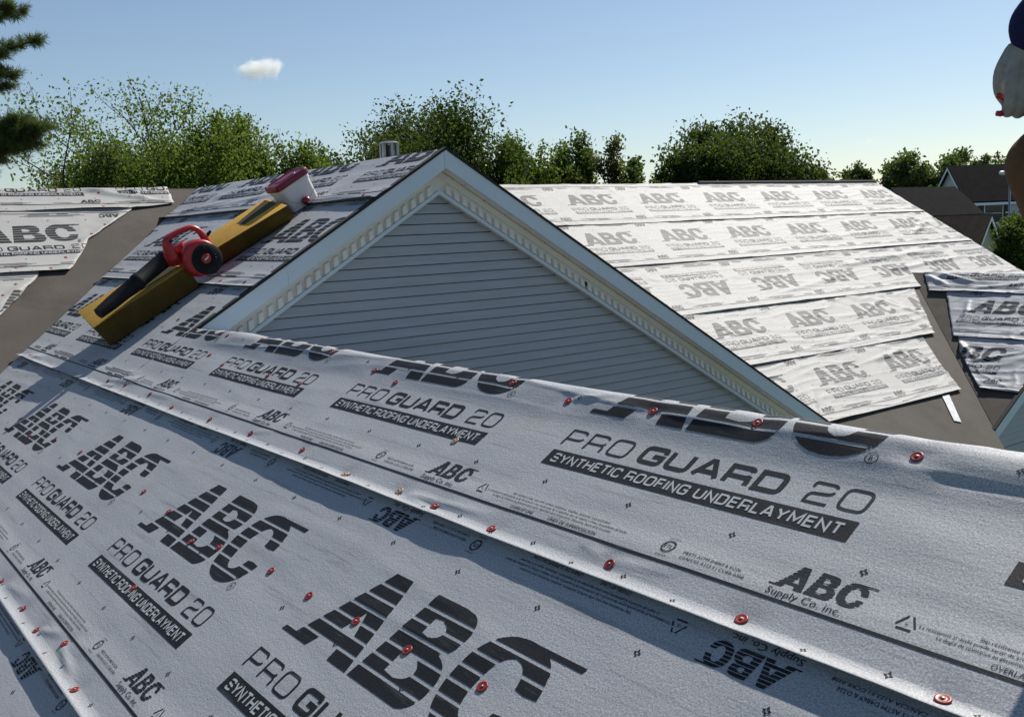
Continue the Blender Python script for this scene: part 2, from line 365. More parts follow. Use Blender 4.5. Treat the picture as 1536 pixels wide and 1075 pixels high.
def rnd(path, r_, closed=False, steps=4):
    p = [np.array(q[:2], float) for q in path]; rr = [q[2] if len(q) > 2 else r_ for q in path]; n = len(p); out = []
    for i in range(n):
        if (not closed and i in (0, n-1)) or rr[i] == 0: out.append(p[i]); continue
        a_ = p[i-1]-p[i]; b_ = p[(i+1) % n]-p[i]; la, lb = np.linalg.norm(a_), np.linalg.norm(b_)
        q = min(rr[i], la*.5, lb*.5); s0 = p[i]+a_/la*q; s1 = p[i]+b_/lb*q
        for k in range(steps+1):
            t = k/steps; out.append((1-t)**2*s0+2*t*(1-t)*p[i]+t*t*s1)
    return out
GL = {  # widths and stroke paths in unit height
 'O': (1.15, [('c', [(0,0),(0,1),(1.15,1),(1.15,0)])]), '0': (1.1, [('c', [(0,0),(0,1),(1.1,1),(1.1,0)])]),
 'P': (1.05, [('o', [(0,0),(0,1,0),(1.05,1),(1.05,.4),(0,.4)])]), 'R': (1.05, [('o', [(0,0),(0,1,0),(1.05,1),(1.05,.42),(0,.42)]), ('o', [(.5,.42),(1.05,.42),(1.05,0)])]),
 'G': (1.12, [('o', [(1.12,.74),(1.12,1),(0,1),(0,0),(1.12,0),(1.12,.48,0),(.6,.48)])]), 'U': (1.1, [('o', [(0,1),(0,0),(1.1,0),(1.1,1)])]),
 'A': (1.15, [('o', [(0,0),(.5,1,0),(.65,1,0),(1.15,0)]), ('o', [(.16,.29),(.99,.29)])]), 'D': (1.1, [('c', [(0,0,0),(0,1,0),(1.1,1),(1.1,0)])]),
 '2': (1.02, [('o', [(0,.76),(0,1),(1.02,1),(1.02,.52),(0,.44),(0,0,0),(1.02,0)])]),
 'S': (1.0, [('o', [(1,.77),(1,1),(0,1),(0,.53),(1,.47),(1,0),(0,0),(0,.23)])]), 'Y': (1.1, [('o', [(0,1),(.55,.45,0),(1.1,1)]), ('o', [(.55,.5),(.55,0)])]),
 'N': (1.05, [('o', [(0,0),(0,1,0),(1.05,0,0),(1.05,1)])]), 'T': (1.0, [('o', [(0,1),(1,1)]), ('o', [(.5,1),(.5,0)])]),
 'H': (1.05, [('o', [(0,0),(0,1)]), ('o', [(1.05,0),(1.05,1)]), ('o', [(0,.52),(1.05,.52)])]), 'E': (.92, [('o', [(.92,1),(0,1,0),(0,0,0),(.92,0)]), ('o', [(0,.52),(.85,.52)])]),
 'I': (0.0, [('o', [(0,0),(0,1)])]), 'C': (1.05, [('o', [(1.05,.74),(1.05,1),(0,1),(0,0),(1.05,0),(1.05,.26)])]), 'F': (.88, [('o', [(.88,1),(0,1,0),(0,0)]), ('o', [(0,.5),(.8,.5)])]),
 'L': (.85, [('o', [(0,1),(0,0,0),(.85,0)])]), 'M': (1.3, [('o', [(0,0),(0,1,0),(.65,.25,0),(1.3,1,0),(1.3,0)])]), ' ': (.25, [])}
def word(txt, u0, u1, v0, v1, t, gap=.42, slant=0):
    H = v1-v0-t; tr = gap; wid = sum(GL[c][0] for c in txt)+tr*(len(txt)-1); sc = (u1-u0-t)/wid; x = 0; out = []
    for c in txt:
        wd, strokes = GL[c]
        for kind, path in strokes:
            q = [(u0+t/2+(x+p[0])*sc, v0+t/2+p[1]*H) + ((0,) if len(p) > 2 else ()) for p in path]
            rr = rnd(q, .30*H, kind == 'c'); out += ribbon(rr, t, kind == 'c')
        x += wd+tr
    return out
def abc_rows():
    v0, v1 = .571, .890; rows = 7; pit = (v1-v0)/rows; gap = .0115; out = []
    def lerp(a_, b_, t): return a_+(b_-a_)*t
    def spans(v, r_):
        t = (v-v0)/(v1-v0); S_ = []
        Lx, Rx = lerp(.061, .238, t), lerp(.404, .330, t)
        if r_ == 0: S_ += [('a', Lx, lerp(.159, .184, (v-v0)/.042)), ('b', .298-.1*(v-v0), Rx)]
        elif r_ in (2, 3):
            hb, ha = v0+2*pit, v0+3.75*pit
            if v < ha:
                q = (v-hb)/(ha-hb); l_ = lerp(.232, .268, q); r2 = lerp(.312, .272, q); S_ += [('a', Lx, l_), ('b', r2, Rx)]
            else: S_ += [('a', Lx, .270), ('b', .270, Rx)]
        else: S_ += [('a', Lx, Rx)]
        Lb = lerp(.417, .466, t)
        if t > .53: q = abs((t-.76)/.24); rb = .60+.095*max(0, 1-q**2.6)**(1/2.6)
        else: q = abs((t-.26)/.28); rb = .605+.118*max(0, 1-min(q, 1)**2.6)**(1/2.6)
        hole = None
        if .62 < t < .80: q = abs((t-.71)/.09); hole = (.532, .563+.045*max(0, 1-q**2)**.5)
        if .19 < t < .43: q = abs((t-.31)/.12); hole = (.524, .566+.062*max(0, 1-q**2)**.5)
        if hole: S_ += [('c', Lb, hole[0]), ('d', hole[1], rb)]
        else: S_ += [('c', Lb, hole_mid(Lb, rb)), ('d', hole_mid(Lb, rb), rb)]
        cc = .888; q = abs((v-.7305)/.1597); wo = .150*max(0, 1-q**2.3)**(1/2.3)
        qi = abs((v-.7305)/.098)
        if qi < 1:
            wi = .062*(1-qi**2.2)**(1/2.2); S_ += [('e', cc-wo, cc+.006-wi)]
            if v > .762: S_ += [('f', cc+.006+wi, cc+wo-.004)]
            elif v < .693: S_ += [('f', cc+.006+wi, cc+wo-.004)]
            else: S_ += [('f', cc+.1, cc+.1)]
        else: S_ += [('e', cc-wo, cc), ('f', cc, cc+wo)]
        return S_
    def hole_mid(a_, b_): return (a_+b_)/2
    for r_ in range(rows):
        b0, b1 = v0+r_*pit+(gap if r_ else 0)*.5, v0+(r_+1)*pit-gap*.5*(r_ < rows-1)
        ns = 8; vv = [b0+(b1-b0)*k/ns for k in range(ns+1)]
        for k in range(ns):
            s0, s1 = spans(vv[k]+1e-5, r_), spans(vv[k+1]-1e-5, r_)
            d1 = {q[0]: q for q in s1}
            for key, a_, b_ in s0:
                if key in d1:
                    _, c_, d_ = d1[key]
                    if b_-a_ > 1e-4 or d_-c_ > 1e-4: out += quad((a_, vv[k]), (b_, vv[k]), (d_, vv[k+1]), (c_, vv[k+1]))
    out += quad((0, .571), (.07, .571), (.075, .588), (.006, .588)); out += quad((.86, .873), (1.084, .873), (1.090, .889), (.86, .889))
    return out
def ring(c, r_, t, n=20): return ribbon([(c[0]+r_*math.cos(2*math.pi*k/n), c[1]+r_*math.sin(2*math.pi*k/n)) for k in range(n)], t, True)
_fc = {}
def font_tris(txt):
    if txt in _fc: return _fc[txt]
    cu = bpy.data.curves.new('t', 'FONT'); cu.body = txt; cu.resolution_u = 2; cu.size = 1
    o = bpy.data.objects.new('t', cu); me = bpy.data.meshes.new_from_object(o); me.calc_loop_triangles()
    co = np.empty(len(me.vertices)*3, np.float32); me.vertices.foreach_get('co', co); co = co.reshape(-1, 3)[:, :2]
    tr = np.empty(len(me.loop_triangles)*3, np.int32); me.loop_triangles.foreach_get('vertices', tr)
    T = co[tr].reshape(-1, 3, 2).astype(float); bpy.data.objects.remove(o); bpy.data.meshes.remove(me); bpy.data.curves.remove(cu)
    _fc[txt] = T; return T
def text(txt, u0, u1, vb, caph):
    T = font_tris(txt).copy(); x0, x1 = T[..., 0].min(), T[..., 0].max()
    T[..., 0] = u0+(T[..., 0]-x0)/(x1-x0)*(u1-u0); T[..., 1] = vb+T[..., 1]*caph/.70
    return [tuple(map(tuple, t)) for t in T]
def star(u, v, r_=.011):
    out = []
    for k in range(4):
        a_ = k*math.pi/2; d = np.array([math.cos(a_), math.sin(a_)]); n = np.array([-d[1], d[0]]); c = np.array([u, v])
        out += quad(c+d*r_*.32+n*r_*.38, c+d*r_*.32-n*r_*.38, c+d*r_*1.0-n*r_*.07, c+d*r_*1.0+n*r_*.07)
    return out
def arr(t): return np.array(t, float).reshape(-1, 3, 2)
LOGO = arr(abc_rows())
def edge_print(full):
    o = []
    s = .2193; lg = LOGO.copy(); lg[..., 0] = .997+lg[..., 0]*s; lg[..., 1] = .158+(lg[..., 1]-.571)*s; o = list(map(tuple, lg.tolist()))
    ln = .1135
    for k in range(29): o += quad((k*.05, ln), ((k+1)*.05, ln), ((k+1)*.05, ln+.0085), (k*.05, ln+.0085))
    if full:
        o += text('Supply Co. inc.', 1.006, 1.196, .131, .019)
        o += text('Slip resistance may vary with surface conditions, weather, footwear and roof pitch', .021, .452, .180, .0085)
        o += text('La resistencia al desliz puede variar de acuerdo a las condiciones de la superficie, tipo de calzado y clima y la pendiente del techo', -.094, .53, .166, .0085)
        o += text('Le degré de résistance au glissement peut varier dépendant de la température, chaussures, saison et le toit penté', -.052, .48, .152, .0085)
        o += text('OVERLAP LINE', .064, .172, .128, .012); o += text('LÍNEA DE SUPERPOSICIÓN', .241, .442, .128, .012)
        o += ring((.682,.168), .018, .0032) + ring((.682,.168), .0215, .0012) + text('ETL', .669, .695, .162, .013) + text('Intertek', .665, .70, .134, .006) + text('CONFORMS', .662, .70, .195, .004)
        o += text('MEETS ASTM D4869 & D226', .737, .915, .160, .0095) + text('CAN/CSA A123.3 | CCRR-0308', .737, .935, .143, .0095)
        for q in range(3):
            a0 = math.pi/2+q*2*math.pi/3; p = [(-.120+.022*math.cos(a0+d), .166+.022*math.sin(a0+d)) for d in (.22, 2*math.pi/3-.22)]
            o += ribbon(p, .0042)
        o += text('5', -.123, -.117, .1615, .008)
    else:
        for a_, b_, v, h in ((.021,.452,.180,.0045),(-.094,.53,.166,.0045),(-.052,.48,.152,.0045),(.064,.172,.130,.007),(.241,.442,.130,.007),(.737,.915,.160,.005),(.737,.935,.144,.005),(1.006,1.196,.133,.010)):
            o += quad((a_, v), (b_, v), (b_, v+h), (a_, v+h))
    return arr(o)
def tile(full):
    o = word('PRO', .0, .292, .416, .493, .0085) + word('GUARD', .336, .846, .416, .493, .0165) + word('20', .914, 1.085, .416, .493, .0085)
    for k in range(24): a_, b_ = k*1.093/24, (k+1)*1.093/24; o += quad((a_, .327), (b_, .327), (b_, .392), (a_, .392))
    o += ring((1.016,.586), .0165, .0022) + text('R', 1.010, 1.022, .579, .014)
    for k in range(4):
        o += star(.092+.3625*k, .260) + star(.272+.3625*k, .621) + star(.087+.3625*k, .977) + star(.272+.3625*k, .040, .010) + star(.094+.3625*k, .021, .008) + star(.272+.3625*k, 1.205, .010)
    ep = edge_print(full); inv = ep.copy(); inv[..., 0] = 1.099-inv[..., 0]; inv[..., 1] = WID-inv[..., 1]
    kn = arr(word('SYNTHETIC ROOFING UNDERLAYMENT', .028, 1.068, .340, .379, .0068, gap=.5))
    return np.concatenate([LOGO, arr(o), ep, inv]), kn
TILE_FULL, TILE_FAR = tile(True), tile(False)

# ------------------------------------------------------------------ sheets
def subdivide(T, e):
    done = []
    for _ in range(8):
        if not len(T): break
        l_ = np.linalg.norm(T-np.roll(T, -1, 1), axis=2); mx = l_.max(1); big = mx > e
        done.append(T[~big]); T = T[big]
        if not len(T): break
        k = l_[big].argmax(1); i = np.arange(len(T)); a_, b_, c_ = T[i, k], T[i, (k+1) % 3], T[i, (k+2) % 3]; mm = (a_+b_)/2
        T = np.concatenate([np.stack([a_, mm, c_], 1), np.stack([mm, b_, c_], 1)])
    if len(T): done.append(T)
    return np.concatenate(done) if done else T
def patch(fr, vb, vt, uL, uR, hf, org, vr=None, du=.03, dv=.03, near=False, inv=False, tiles=TILE_FAR, es=.09, eps=.0016, rad=.05, vorg=None, pu=None):
    fL = uL if callable(uL) else (lambda v: np.full_like(np.asarray(v, float), uL)); fR = uR if callable(uR) else (lambda v: np.full_like(np.asarray(v, float), uR))
    nv = int((vt-vb)/dv)+2; v = np.linspace(vb, vt, nv)
    v = np.unique(np.concatenate([v, vb+np.array([.008,.018,.03,.045,.06,.08])]))
    v = v[v <= vt+1e-9]
    if vr is not None: v = np.unique(np.concatenate([v, np.linspace(vr-.12, vr+.06, 26)])); v = v[(v >= vb) & (v <= vt)]
    if pu is not None: s = (pu-pu[0])/(pu[-1]-pu[0])
    else:
        wmax = float(np.max(fR(v)-fL(v))); s = np.linspace(0, 1, int(wmax/du)+2)
    V, Sg = np.meshgrid(v, s, indexing='ij'); l_, r_ = fL(V), fR(V); U = l_+(r_-l_)*Sg
    H = hf(U, V)
    P_ = fr.pos(U, V, H, vr, rad); n1, n2 = U.shape; idx = np.arange(n1*n2).reshape(n1, n2)
    F = np.stack([idx[:-1, :-1], idx[:-1, 1:], idx[1:, 1:], idx[1:, :-1]], -1).reshape(-1, 4)
    UV = np.stack([U, V], -1).reshape(-1, 2)
    vo = vb if vorg is None else vorg
    inks = []
    umin, umax = U.min(), U.max(); k0, k1 = int(math.floor((umin-org)/PER))-1, int(math.ceil((umax-org)/PER))+1
    for T in tiles:
        full = []
        for k in range(k0, k1+1):
            Q = T.copy()
            if inv: Q[..., 0] = 1.09-Q[..., 0]; Q[..., 1] = WID-Q[..., 1]
            Q[..., 0] += org+k*PER; Q[..., 1] += vo
            c = Q.mean(1); ok = (c[:, 0] > umin-.1) & (c[:, 0] < umax+.1) & (c[:, 1] > vb-.05) & (c[:, 1] < vt+.05)
            if ok.any(): full.append(Q[ok])
        if not full: inks.append((np.zeros((0,3)), np.zeros((0,2)))); continue
        Q = subdivide(np.concatenate(full), es); c = Q.mean(1)
        ok = (c[:, 0] > fL(c[:, 1])+.004) & (c[:, 0] < fR(c[:, 1])-.004) & (c[:, 1] > vb+.004) & (c[:, 1] < vt-.004); Q = Q[ok].reshape(-1, 2)
        if not len(Q): inks.append((np.zeros((0,3)), np.zeros((0,2)))); continue
        qu, qv = Q[:, 0], np.clip(Q[:, 1], vb, vt); ql, qr = fL(qv), fR(qv); qu = np.clip(qu, ql, qr); qs = (qu-ql)/(qr-ql)
        j = np.clip(np.searchsorted(v, qv)-1, 0, n1-2); i = np.clip(np.searchsorted(s, qs)-1, 0, n2-2)
        fv = (qv-v[j])/(v[j+1]-v[j]); fs_ = (qs-s[i])/(s[i+1]-s[i])
        h = (H[j, i]*(1-fs_)+H[j, i+1]*fs_)*(1-fv)+(H[j+1, i]*(1-fs_)+H[j+1, i+1]*fs_)*fv
        inks.append((fr.pos(qu, qv, h+eps*(1+len(inks)*.9), vr, rad), np.stack([qu, qv], 1)))
    return P_.reshape(-1, 3), F, UV, inks
def sheet(label, patches, Ms, Mi, loc, caps=None, frame=None, hf=None, group='underlayment strips laid on the roof', tans=()):
    root = None; Vs, Fs, UVs, off = [], [], [], 0; I = [[[], []], [[], []]]
    for P_, F, UV, inks in patches:
        Vs.append(P_); Fs.append(F+off); UVs.append(UV); off += len(P_)
        for q in range(2): I[q][0].append(inks[q][0]); I[q][1].append(inks[q][1])
    o = mesh_obj('underlayment_sheet', np.concatenate(Vs), np.concatenate(Fs), Ms, None, True, loc, np.concatenate(UVs))
    sl_ = o.modifiers.new('thickness', 'SOLIDIFY'); sl_.thickness = .0009; sl_.offset = -1
    tag(o, label, 'roofing underlayment', group)
    for q, (nm, mm) in enumerate((('printed_lettering', Mi), ('banner_lettering', M_knock))):
        v = np.concatenate(I[q][0]); uv = np.concatenate(I[q][1])
        if len(v): mesh_obj(nm, v, np.arange(len(v)).reshape(-1, 3), mm, o, True, uv=uv)
    for lst, mesh in ((caps or (), CAP), (tans, CAPT)):
        for (u, v) in lst:
            H_ = lambda a_, b_: float(hf(np.array([a_]), np.array([b_]))[0])
            gu, gv = (H_(u+.012, v)-H_(u-.012, v))/.024, (H_(u, v+.012)-H_(u, v-.012))/.024; nn = frame.N-frame.U*gu-frame.V*gv; nn /= np.linalg.norm(nn)
            p = frame.pos(np.array([u]), np.array([v]), np.array([0.]))[0] + frame.N*max(H_(u, v), (H_(u, v-.012)+H_(u, v+.012))/2)+nn*.0008
            c = bpy.data.objects.new('cap_nail', mesh); c.rotation_mode = 'QUATERNION'
            tilt = Vector(nn)+Vector((random.uniform(-.04,.04), random.uniform(-.04,.04), 0)); c.rotation_quaternion = tilt.to_track_quat('Z', 'Y')
            link(c, o); c.location = Vector(p-ORG[o])
    return o
def cap_mesh(M1):
    mb = MB().lathe([(.0158,0),(.0160,.0012),(.0150,.0028),(.0128,.0034),(.0105,.0026),(.0062,.0020),(.0045,.0030),(.0040,.0034)], (0,0,0), (0,0,1), 20)
    n1 = len(mb.f); mb.lathe([(.0032,.003),(.0034,.0046),(.0015,.0050)], (0,0,0), (0,0,1), 8)
    me = bpy.data.meshes.new('cap_nail'); me.from_pydata(mb.v, [], mb.f); me.materials.append(M1); me.materials.append(M_nail)
    me.polygons.foreach_set('material_index', np.array([0]*n1+[1]*(len(mb.f)-n1), np.int32)); me.polygons.foreach_set('use_smooth', np.ones(len(mb.f), bool)); return me
CAP, CAPT = cap_mesh(M_cap), cap_mesh(M_captan)

S1 = [(-3.793,1.483),(-3.56,1.441),(-2.854,1.546),(-4.294,1.546),(-2.506,1.508),(-2.119,1.523),(-1.736,1.547),(-1.251,1.523),(-5.16,1.552),(-5.628,1.537),(-5.26,1.321),(-4.64,1.318),(-4.266,1.316),(-5.574,1.374),(-5.78,1.547),(-6.725,1.624),(-6.121,.992),(-5.628,.986),(-5.184,.955),(-4.647,.967),(-6.422,.97),(-8.616,.959),(-4.144,.968),(-3.637,.979),(-2.604,.945),(-2.292,.942),(-1.806,.966),(-1.367,.949),(-.896,.937)]
T1 = [(-3.206,.942),(-2.842,.956),(-2.845,1.227)]
S2 = [(-4.439,.501),(-4.057,.485),(-3.669,.434),(-3.461,.472),(-3.047,.5),(-2.75,.496),(-3.683,.176),(-2.458,.505),(-2.182,.511),(-1.859,.53),(-6.098,.493),(-6.52,.426),(-7.04,.485),(-5.56,.503),(-4.661,-.157),(-4.227,-.151),(-3.954,-.159),(-3.68,-.112),(-3.331,-.171)]
D1c = [(2.559,-.074),(2.981,-.123),(2.946,-.431),(3.196,-.451),(2.164,-.08)]
D2c = [(2.86,-.809),(2.68,-.989),(2.53,-1.129),(2.33,-1.42),(2.15,-1.614),(1.86,-1.567)]
D3c = [(1.66,-2.018),(1.53,-2.242),(1.80,-1.848)]
UG = -YG+.012
VR1 = slopeA_v(XR); VR0 = slopeA_v(XT)
def dimple(U, V, caps, depth=.5):
    k = np.zeros_like(U)
    for (u, v) in caps: k = np.maximum(k, np.exp(-(((U-u)/.05)**2+((V-v)/.04)**2)))
    return 1-depth*k
def spokes(U, V, caps, amp, seed):
    h = np.zeros_like(U)
    for i, (u, v) in enumerate(caps):
        du, dv = U-u, V-v; r_ = np.hypot(du, dv); th = np.arctan2(dv, du)
        h += amp*(.4+.6*((i*37) % 10)/10)*np.exp(-((r_-.05)/.055)**2)*(np.cos(th*3+i*1.7)+np.cos(th*5+i))*.5*sstep(.0, .03, r_)
    return h
def crease(U, V, p, q, wd, amp):
    p, q = np.array(p), np.array(q); d = q-p; l_ = np.linalg.norm(d); d /= l_
    x = (U-p[0])*d[0]+(V-p[1])*d[1]; y = -(U-p[0])*d[1]+(V-p[1])*d[0]
    return amp*np.exp(-(y/wd)**2)*sstep(0, .12*l_, x)*(1-sstep(.55*l_, l_, x))
def hA(vb, seed, caps, lift=.014, ridge=None, creases=(), overlap=True):
    def f(U, V):
        d = V-vb; e = perlin(U*.75+seed*3.1, seed+.5*np.ones_like(U))
        base = .004+.007*(1-sstep(.13, .22, d))
        wv = .0045*fbm(U*.9+seed, V*2.4, 3)+.0030*ridged(U*.55+seed*2, V*7+.8*perlin(U*.6, V*2+seed))*sstep(0, .25, d)*(.3+.7*sstep(-.1, .4, perlin(U*.5+9, V+seed)))
        lf = np.clip(lift*(1.0+.7*e)+.05*lift*perlin(U*3, V*0+seed), .010, None)
        edge = lf*np.clip(1-d/.046, 0, 1)**1.7; h = base+wv+.0008*fbm(U*6, V*9, 2)
        if ridge is not None:
            q = sstep(ridge-.17, ridge-.03, V)
            q = q*sstep(UG, UG+.6, U); lo = .60+.55*perlin(U*.55+4, seed*np.ones_like(U))+.10*perlin(U*2.1, V*2)
            h += .022*q*np.clip(lo, .15, 1.2)-.003*np.exp(-((V-(ridge-.19))/.045)**2)+.004*q*ridged(U*.7, V*9+perlin(U, V))
        h = h*dimple(U, V, caps, .35)+spokes(U, V, caps, .0005, seed)+edge
        for c in creases: h += .6*crease(U, V, *c)
        return np.maximum(h, .0015)
    return f
def near_u(u0, u1):
    u = [u1]
    while u[-1] > u0:
        y = max(1.2, -u[-1]); u.append(u[-1]-min(.05, max(.010, .0055*y)))
    u[-1] = u0
    return np.array(u[::-1])
uVal = lambda v: -(YB-XT+OA[0]+np.asarray(v, float)*ca)+.015+.03*perlin(np.asarray(v, float)*4, 3.3)
CR1 = [((-2.80,.955),(-2.30,.985),.012,.010),((-2.80,.95),(-2.42,.90),.010,.006),((-1.83,.975),(-1.55,1.005),.012,.006),((-1.95,1.0),(-1.82,.97),.010,.006),((-6.5,.97),(-5.9,1.07),.03,.020),((-6.55,1.02),(-6.1,1.13),.02,.014),((-6.45,.93),(-6.2,.96),.015,.02),((-8.75,.93),(-8.2,.98),.03,.03),((-5.7,.99),(-5.2,1.02),.02,.010),((-4.2,.97),(-3.9,1.03),.015,.006),((-1.2,1.47),(-.6,1.49),.02,-.008),((-2.5,1.515),(-2.3,1.57),.012,.008)]
h1 = hA(.905, 1.3, S1+T1, .022, VR1, CR1); h1t = hA(.905, 1.3, S1+T1, .022, None, CR1)
rag = lambda v: UG+.012*perlin(np.asarray(v, float)*9, 1.7)
pF = patch(FA, .905, .905+WID, UG, 1.6, h1, -2.3686, vr=VR1, dv=.022, pu=near_u(UG, 1.6), tiles=TILE_FULL, es=.035, eps=.0011)
pT = patch(FA, .905, .905+WID, uVal, UG, h1t, -2.3686, du=.04, dv=.03, tiles=TILE_FAR, es=.06)
sheet('grey underlayment strip wrapped over the low ridge in front of the vinyl gable', [pF, pT], M_sheet, M_ink, (1.6,3,CZ-.9), S1, FA, h1, tans=T1)
CR2 = [((-3.95,-.155),(-3.72,-.09),.014,.010),((-3.72,-.12),(-3.36,-.165),.014,.012),((-3.66,-.10),(-3.42,-.06),.016,.006),((-4.6,-.15),(-4.2,-.10),.02,.006)]
h2 = hA(-.200, 4.7, S2, .021, None, CR2)
p2 = patch(FA, -.200, -.200+WID, uVal, 1.6, h2, -4.1687, dv=.022, pu=near_u(-8.2, 1.6), tiles=TILE_FULL, es=.035, eps=.0011)
sheet('grey underlayment strip with large logos just below the low ridge strip', [p2], M_sheet, M_ink, (.9,3,CZ-1.3), S2, FA, h2)
h3 = hA(-1.305, 8.1, [], .015)
p3 = patch(FA, -1.305, -1.305+WID, uVal, 1.6, h3, -3.747, dv=.03, pu=near_u(-7.2, 1.6), tiles=TILE_FULL, es=.04, eps=.0011)
sheet('grey underlayment strip third down from the low ridge, mostly covered', [p3], M_sheet, M_ink, (0,3,CZ-1.9), [], FA, h3)
h4 = hA(-2.41, 6.4, [], .015)
p4 = patch(FA, -2.41, -2.41+WID, uVal, 1.6, h4, -3.2, dv=.05, du=.06, es=.06, eps=.0016)
sheet('grey underlayment strip lowest on the near slope by the eave', [p4], M_sheet, M_ink, (-1,3,CZ-2.5), [], FA, h4)
hT2 = hA(2.01, 2.2, [], .020, None, [((-6.9,2.04),(-6.35,2.12),.03,.015),((-8.6,2.05),(-8.1,2.10),.03,.02)])
pT2 = patch(FA, 2.01, 2.01+WID, uVal, lambda v: rag(v), hT2, -7.2, du=.03, dv=.025, es=.05, eps=.0016)
sheet('grey underlayment strip under the yellow foam wedges on the left slope', [pT2], M_sheet, M_ink, (3,8,CZ-.1), [(-6.45,2.07),(-6.5,2.6),(-6.9,2.07)], FA, hT2)
hT3 = hA(3.115, 5.5, [], .028, VR0, [((-7.6,3.2),(-6.4,3.22),.03,.016),((-9.6,3.3),(-8.2,3.45),.04,.02),((-10.6,3.22),(-9.5,3.4),.04,.03),((-10.2,3.5),(-8.9,3.62),.05,.022)])
pT3 = patch(FA, 3.115, 3.115+WID, lambda v: np.minimum(uVal(v)-.15*(1-sstep(3.12, 3.4, np.asarray(v, float))), -10.3), lambda v: rag(v), hT3, -7.06, vr=VR0, du=.03, dv=.025, es=.05, eps=.0016)
sheet('grey underlayment strip wrapped over the high ridge behind the white pail', [pT3], M_sheet, M_ink, (3.8,8,CZ+.4), [(-6.5,3.2),(-7.4,3.6)], FA, hT3)

def hB(vb, seed, lift=.012, amp=1.0, creases=(), ridge=None, caps=()):
    def f(U, V):
        d = V-vb
        base = .004+.008*(1-sstep(.12, .22, d))
        w1 = .006*fbm(U*.8+seed*3, V*1.9+seed, 3); w2 = .0065*ridged(U*.5+seed, V*6.5+1.3*perlin(U*.9, V*1.5+seed)); w3 = .0060*ridged(U*2.6+1.2*perlin(U*.7, V*2), V*1.6+seed)*sstep(-.1, .35, perlin(U*.8+seed, V*1.1))
        e = perlin(U*.7+seed*2, seed*np.ones_like(U)); lf = np.clip(lift*(.7+1.7*e), .002, None)
        h = base+amp*(w1+w2+w3)+lf*np.clip(1-d/.09, 0, 1)**1.6+amp*.0025*fbm(U*5, V*7+seed, 2)
        if ridge is not None: h += .006*sstep(ridge-.12, ridge, V)
        for c in creases: h += crease(U, V, *c)
        return np.maximum(h*dimple(U, V, caps, .6), .0015)
    return f
def interp(pts):
    v = np.array([p[1] for p in pts]); u = np.array([p[0] for p in pts]); k = np.argsort(v)
    return lambda x: np.interp(np.asarray(x, float), v[k], u[k])+.02*perlin(np.asarray(x, float)*7, 5.1)
uLB = lambda v: XT-np.asarray(v, float)*ca+.03
names_b = ['pale underlayment strip along the main ridge on the sunlit slope', 'pale underlayment strip second from the ridge on the sunlit slope', 'pale underlayment strip printed upside down on the sunlit slope', 'pale underlayment strip fourth from the ridge, ending at the brown valley', 'pale underlayment strip lowest on the sunlit slope above the bare brown membrane']
rows = [(-1.225, None, 9.27, False), (-2.33, None, 8.742, False), (-3.50, None, 9.41, True), (-4.60, None, 9.08, False), (-5.715, None, 9.82, False)]
right = [17.73, 17.73, 17.73, interp([(14.3,-3.3),(14.15,-3.5),(13.08,-4.62)]), interp([(12.9,-4.4),(12.77,-4.64),(12.4,-5.17),(12.08,-5.72)])]
crB = [[], [((13.5,-1.95),(16.5,-1.7),.05,.012),((16.2,-2.0),(17.5,-1.5),.05,.02),((16.9,-1.3),(17.6,-2.1),.05,.02)], [((11.2,-3.25),(13.5,-2.9),.05,.012),((13.0,-2.75),(16.8,-2.45),.05,.02),((14.0,-3.0),(17.2,-2.75),.04,.02)], [((12.9,-3.6),(13.7,-4.4),.04,.016),((13.2,-3.6),(13.5,-4.5),.03,.014)], [((11.2,-4.9),(12.3,-4.75),.04,.02),((11.9,-4.7),(12.3,-5.5),.04,.018),((9.2,-5.6),(9.7,-5.1),.04,.015)]]
for i, (vb, _, og, iv) in enumerate(rows):
    hb = hB(vb, 1.7+i*2.3, .014 if i else .012, .9 if i < 3 else 1.25, crB[i], 0 if i == 0 else None)
    vt = vb+WID+(.03 if i else .04); vt = min(vt, .25) if i == 0 else vt
    pb = patch(FB, vb, vt, uLB if i else (lambda v: np.maximum(XT-np.asarray(v, float)*ca+.03, XT+.03)), right[i], hb, og, vr=0.0 if i == 0 else None, du=.032, dv=.022, inv=iv, es=.07, eps=.0022)
    sheet(names_b[i], [pb], M_sheet_b, M_inkb, (12, YB+vb*ca, ZT+vb*sa), [], FB, hb)
hd1 = hB(-.50, 3.1, .03, 1.0, [((2.9,-.08),(3.7,-.36),.04,.03),((2.8,-.05),(3.75,-.15),.04,.025),((3.3,-.02),(3.5,-.4),.03,.02)], 0, D1c)
sheet('pale underlayment strip along the ridge left of the foam wedges', [patch(FB, -.50, .30, -6.9, interp([(3.1,-.5),(3.45,-.44),(3.72,-.38),(3.76,0),(3.76,.3)]), hd1, 1.73, vr=0.0, du=.04, dv=.025, es=.06, eps=.0022)], M_sheet_b, M_ink, (0,YB-.2,ZT), D1c, FB, hd1)
hd2 = hB(-1.68, 6.2, .02, .8, [((2.4,-1.3),(3.1,-.62),.04,.012)], None, D2c)
sheet('pale underlayment strip with a large logo, cut diagonally along the left valley', [patch(FB, -1.68, -.44, -6.9, interp([(2.30,-1.69),(2.55,-1.25),(2.62,-1.1),(3.22,-.5),(3.25,-.4)]), hd2, 1.52, du=.04, dv=.03, es=.06, eps=.0022)], M_sheet_b, M_ink, (0,YB-1,ZT-.6), D2c, FB, hd2)
hd3 = hB(-2.86, 9.2, .02, 1.0, [((1.5,-2.3),(1.95,-1.75),.04,.02)], None, D3c)
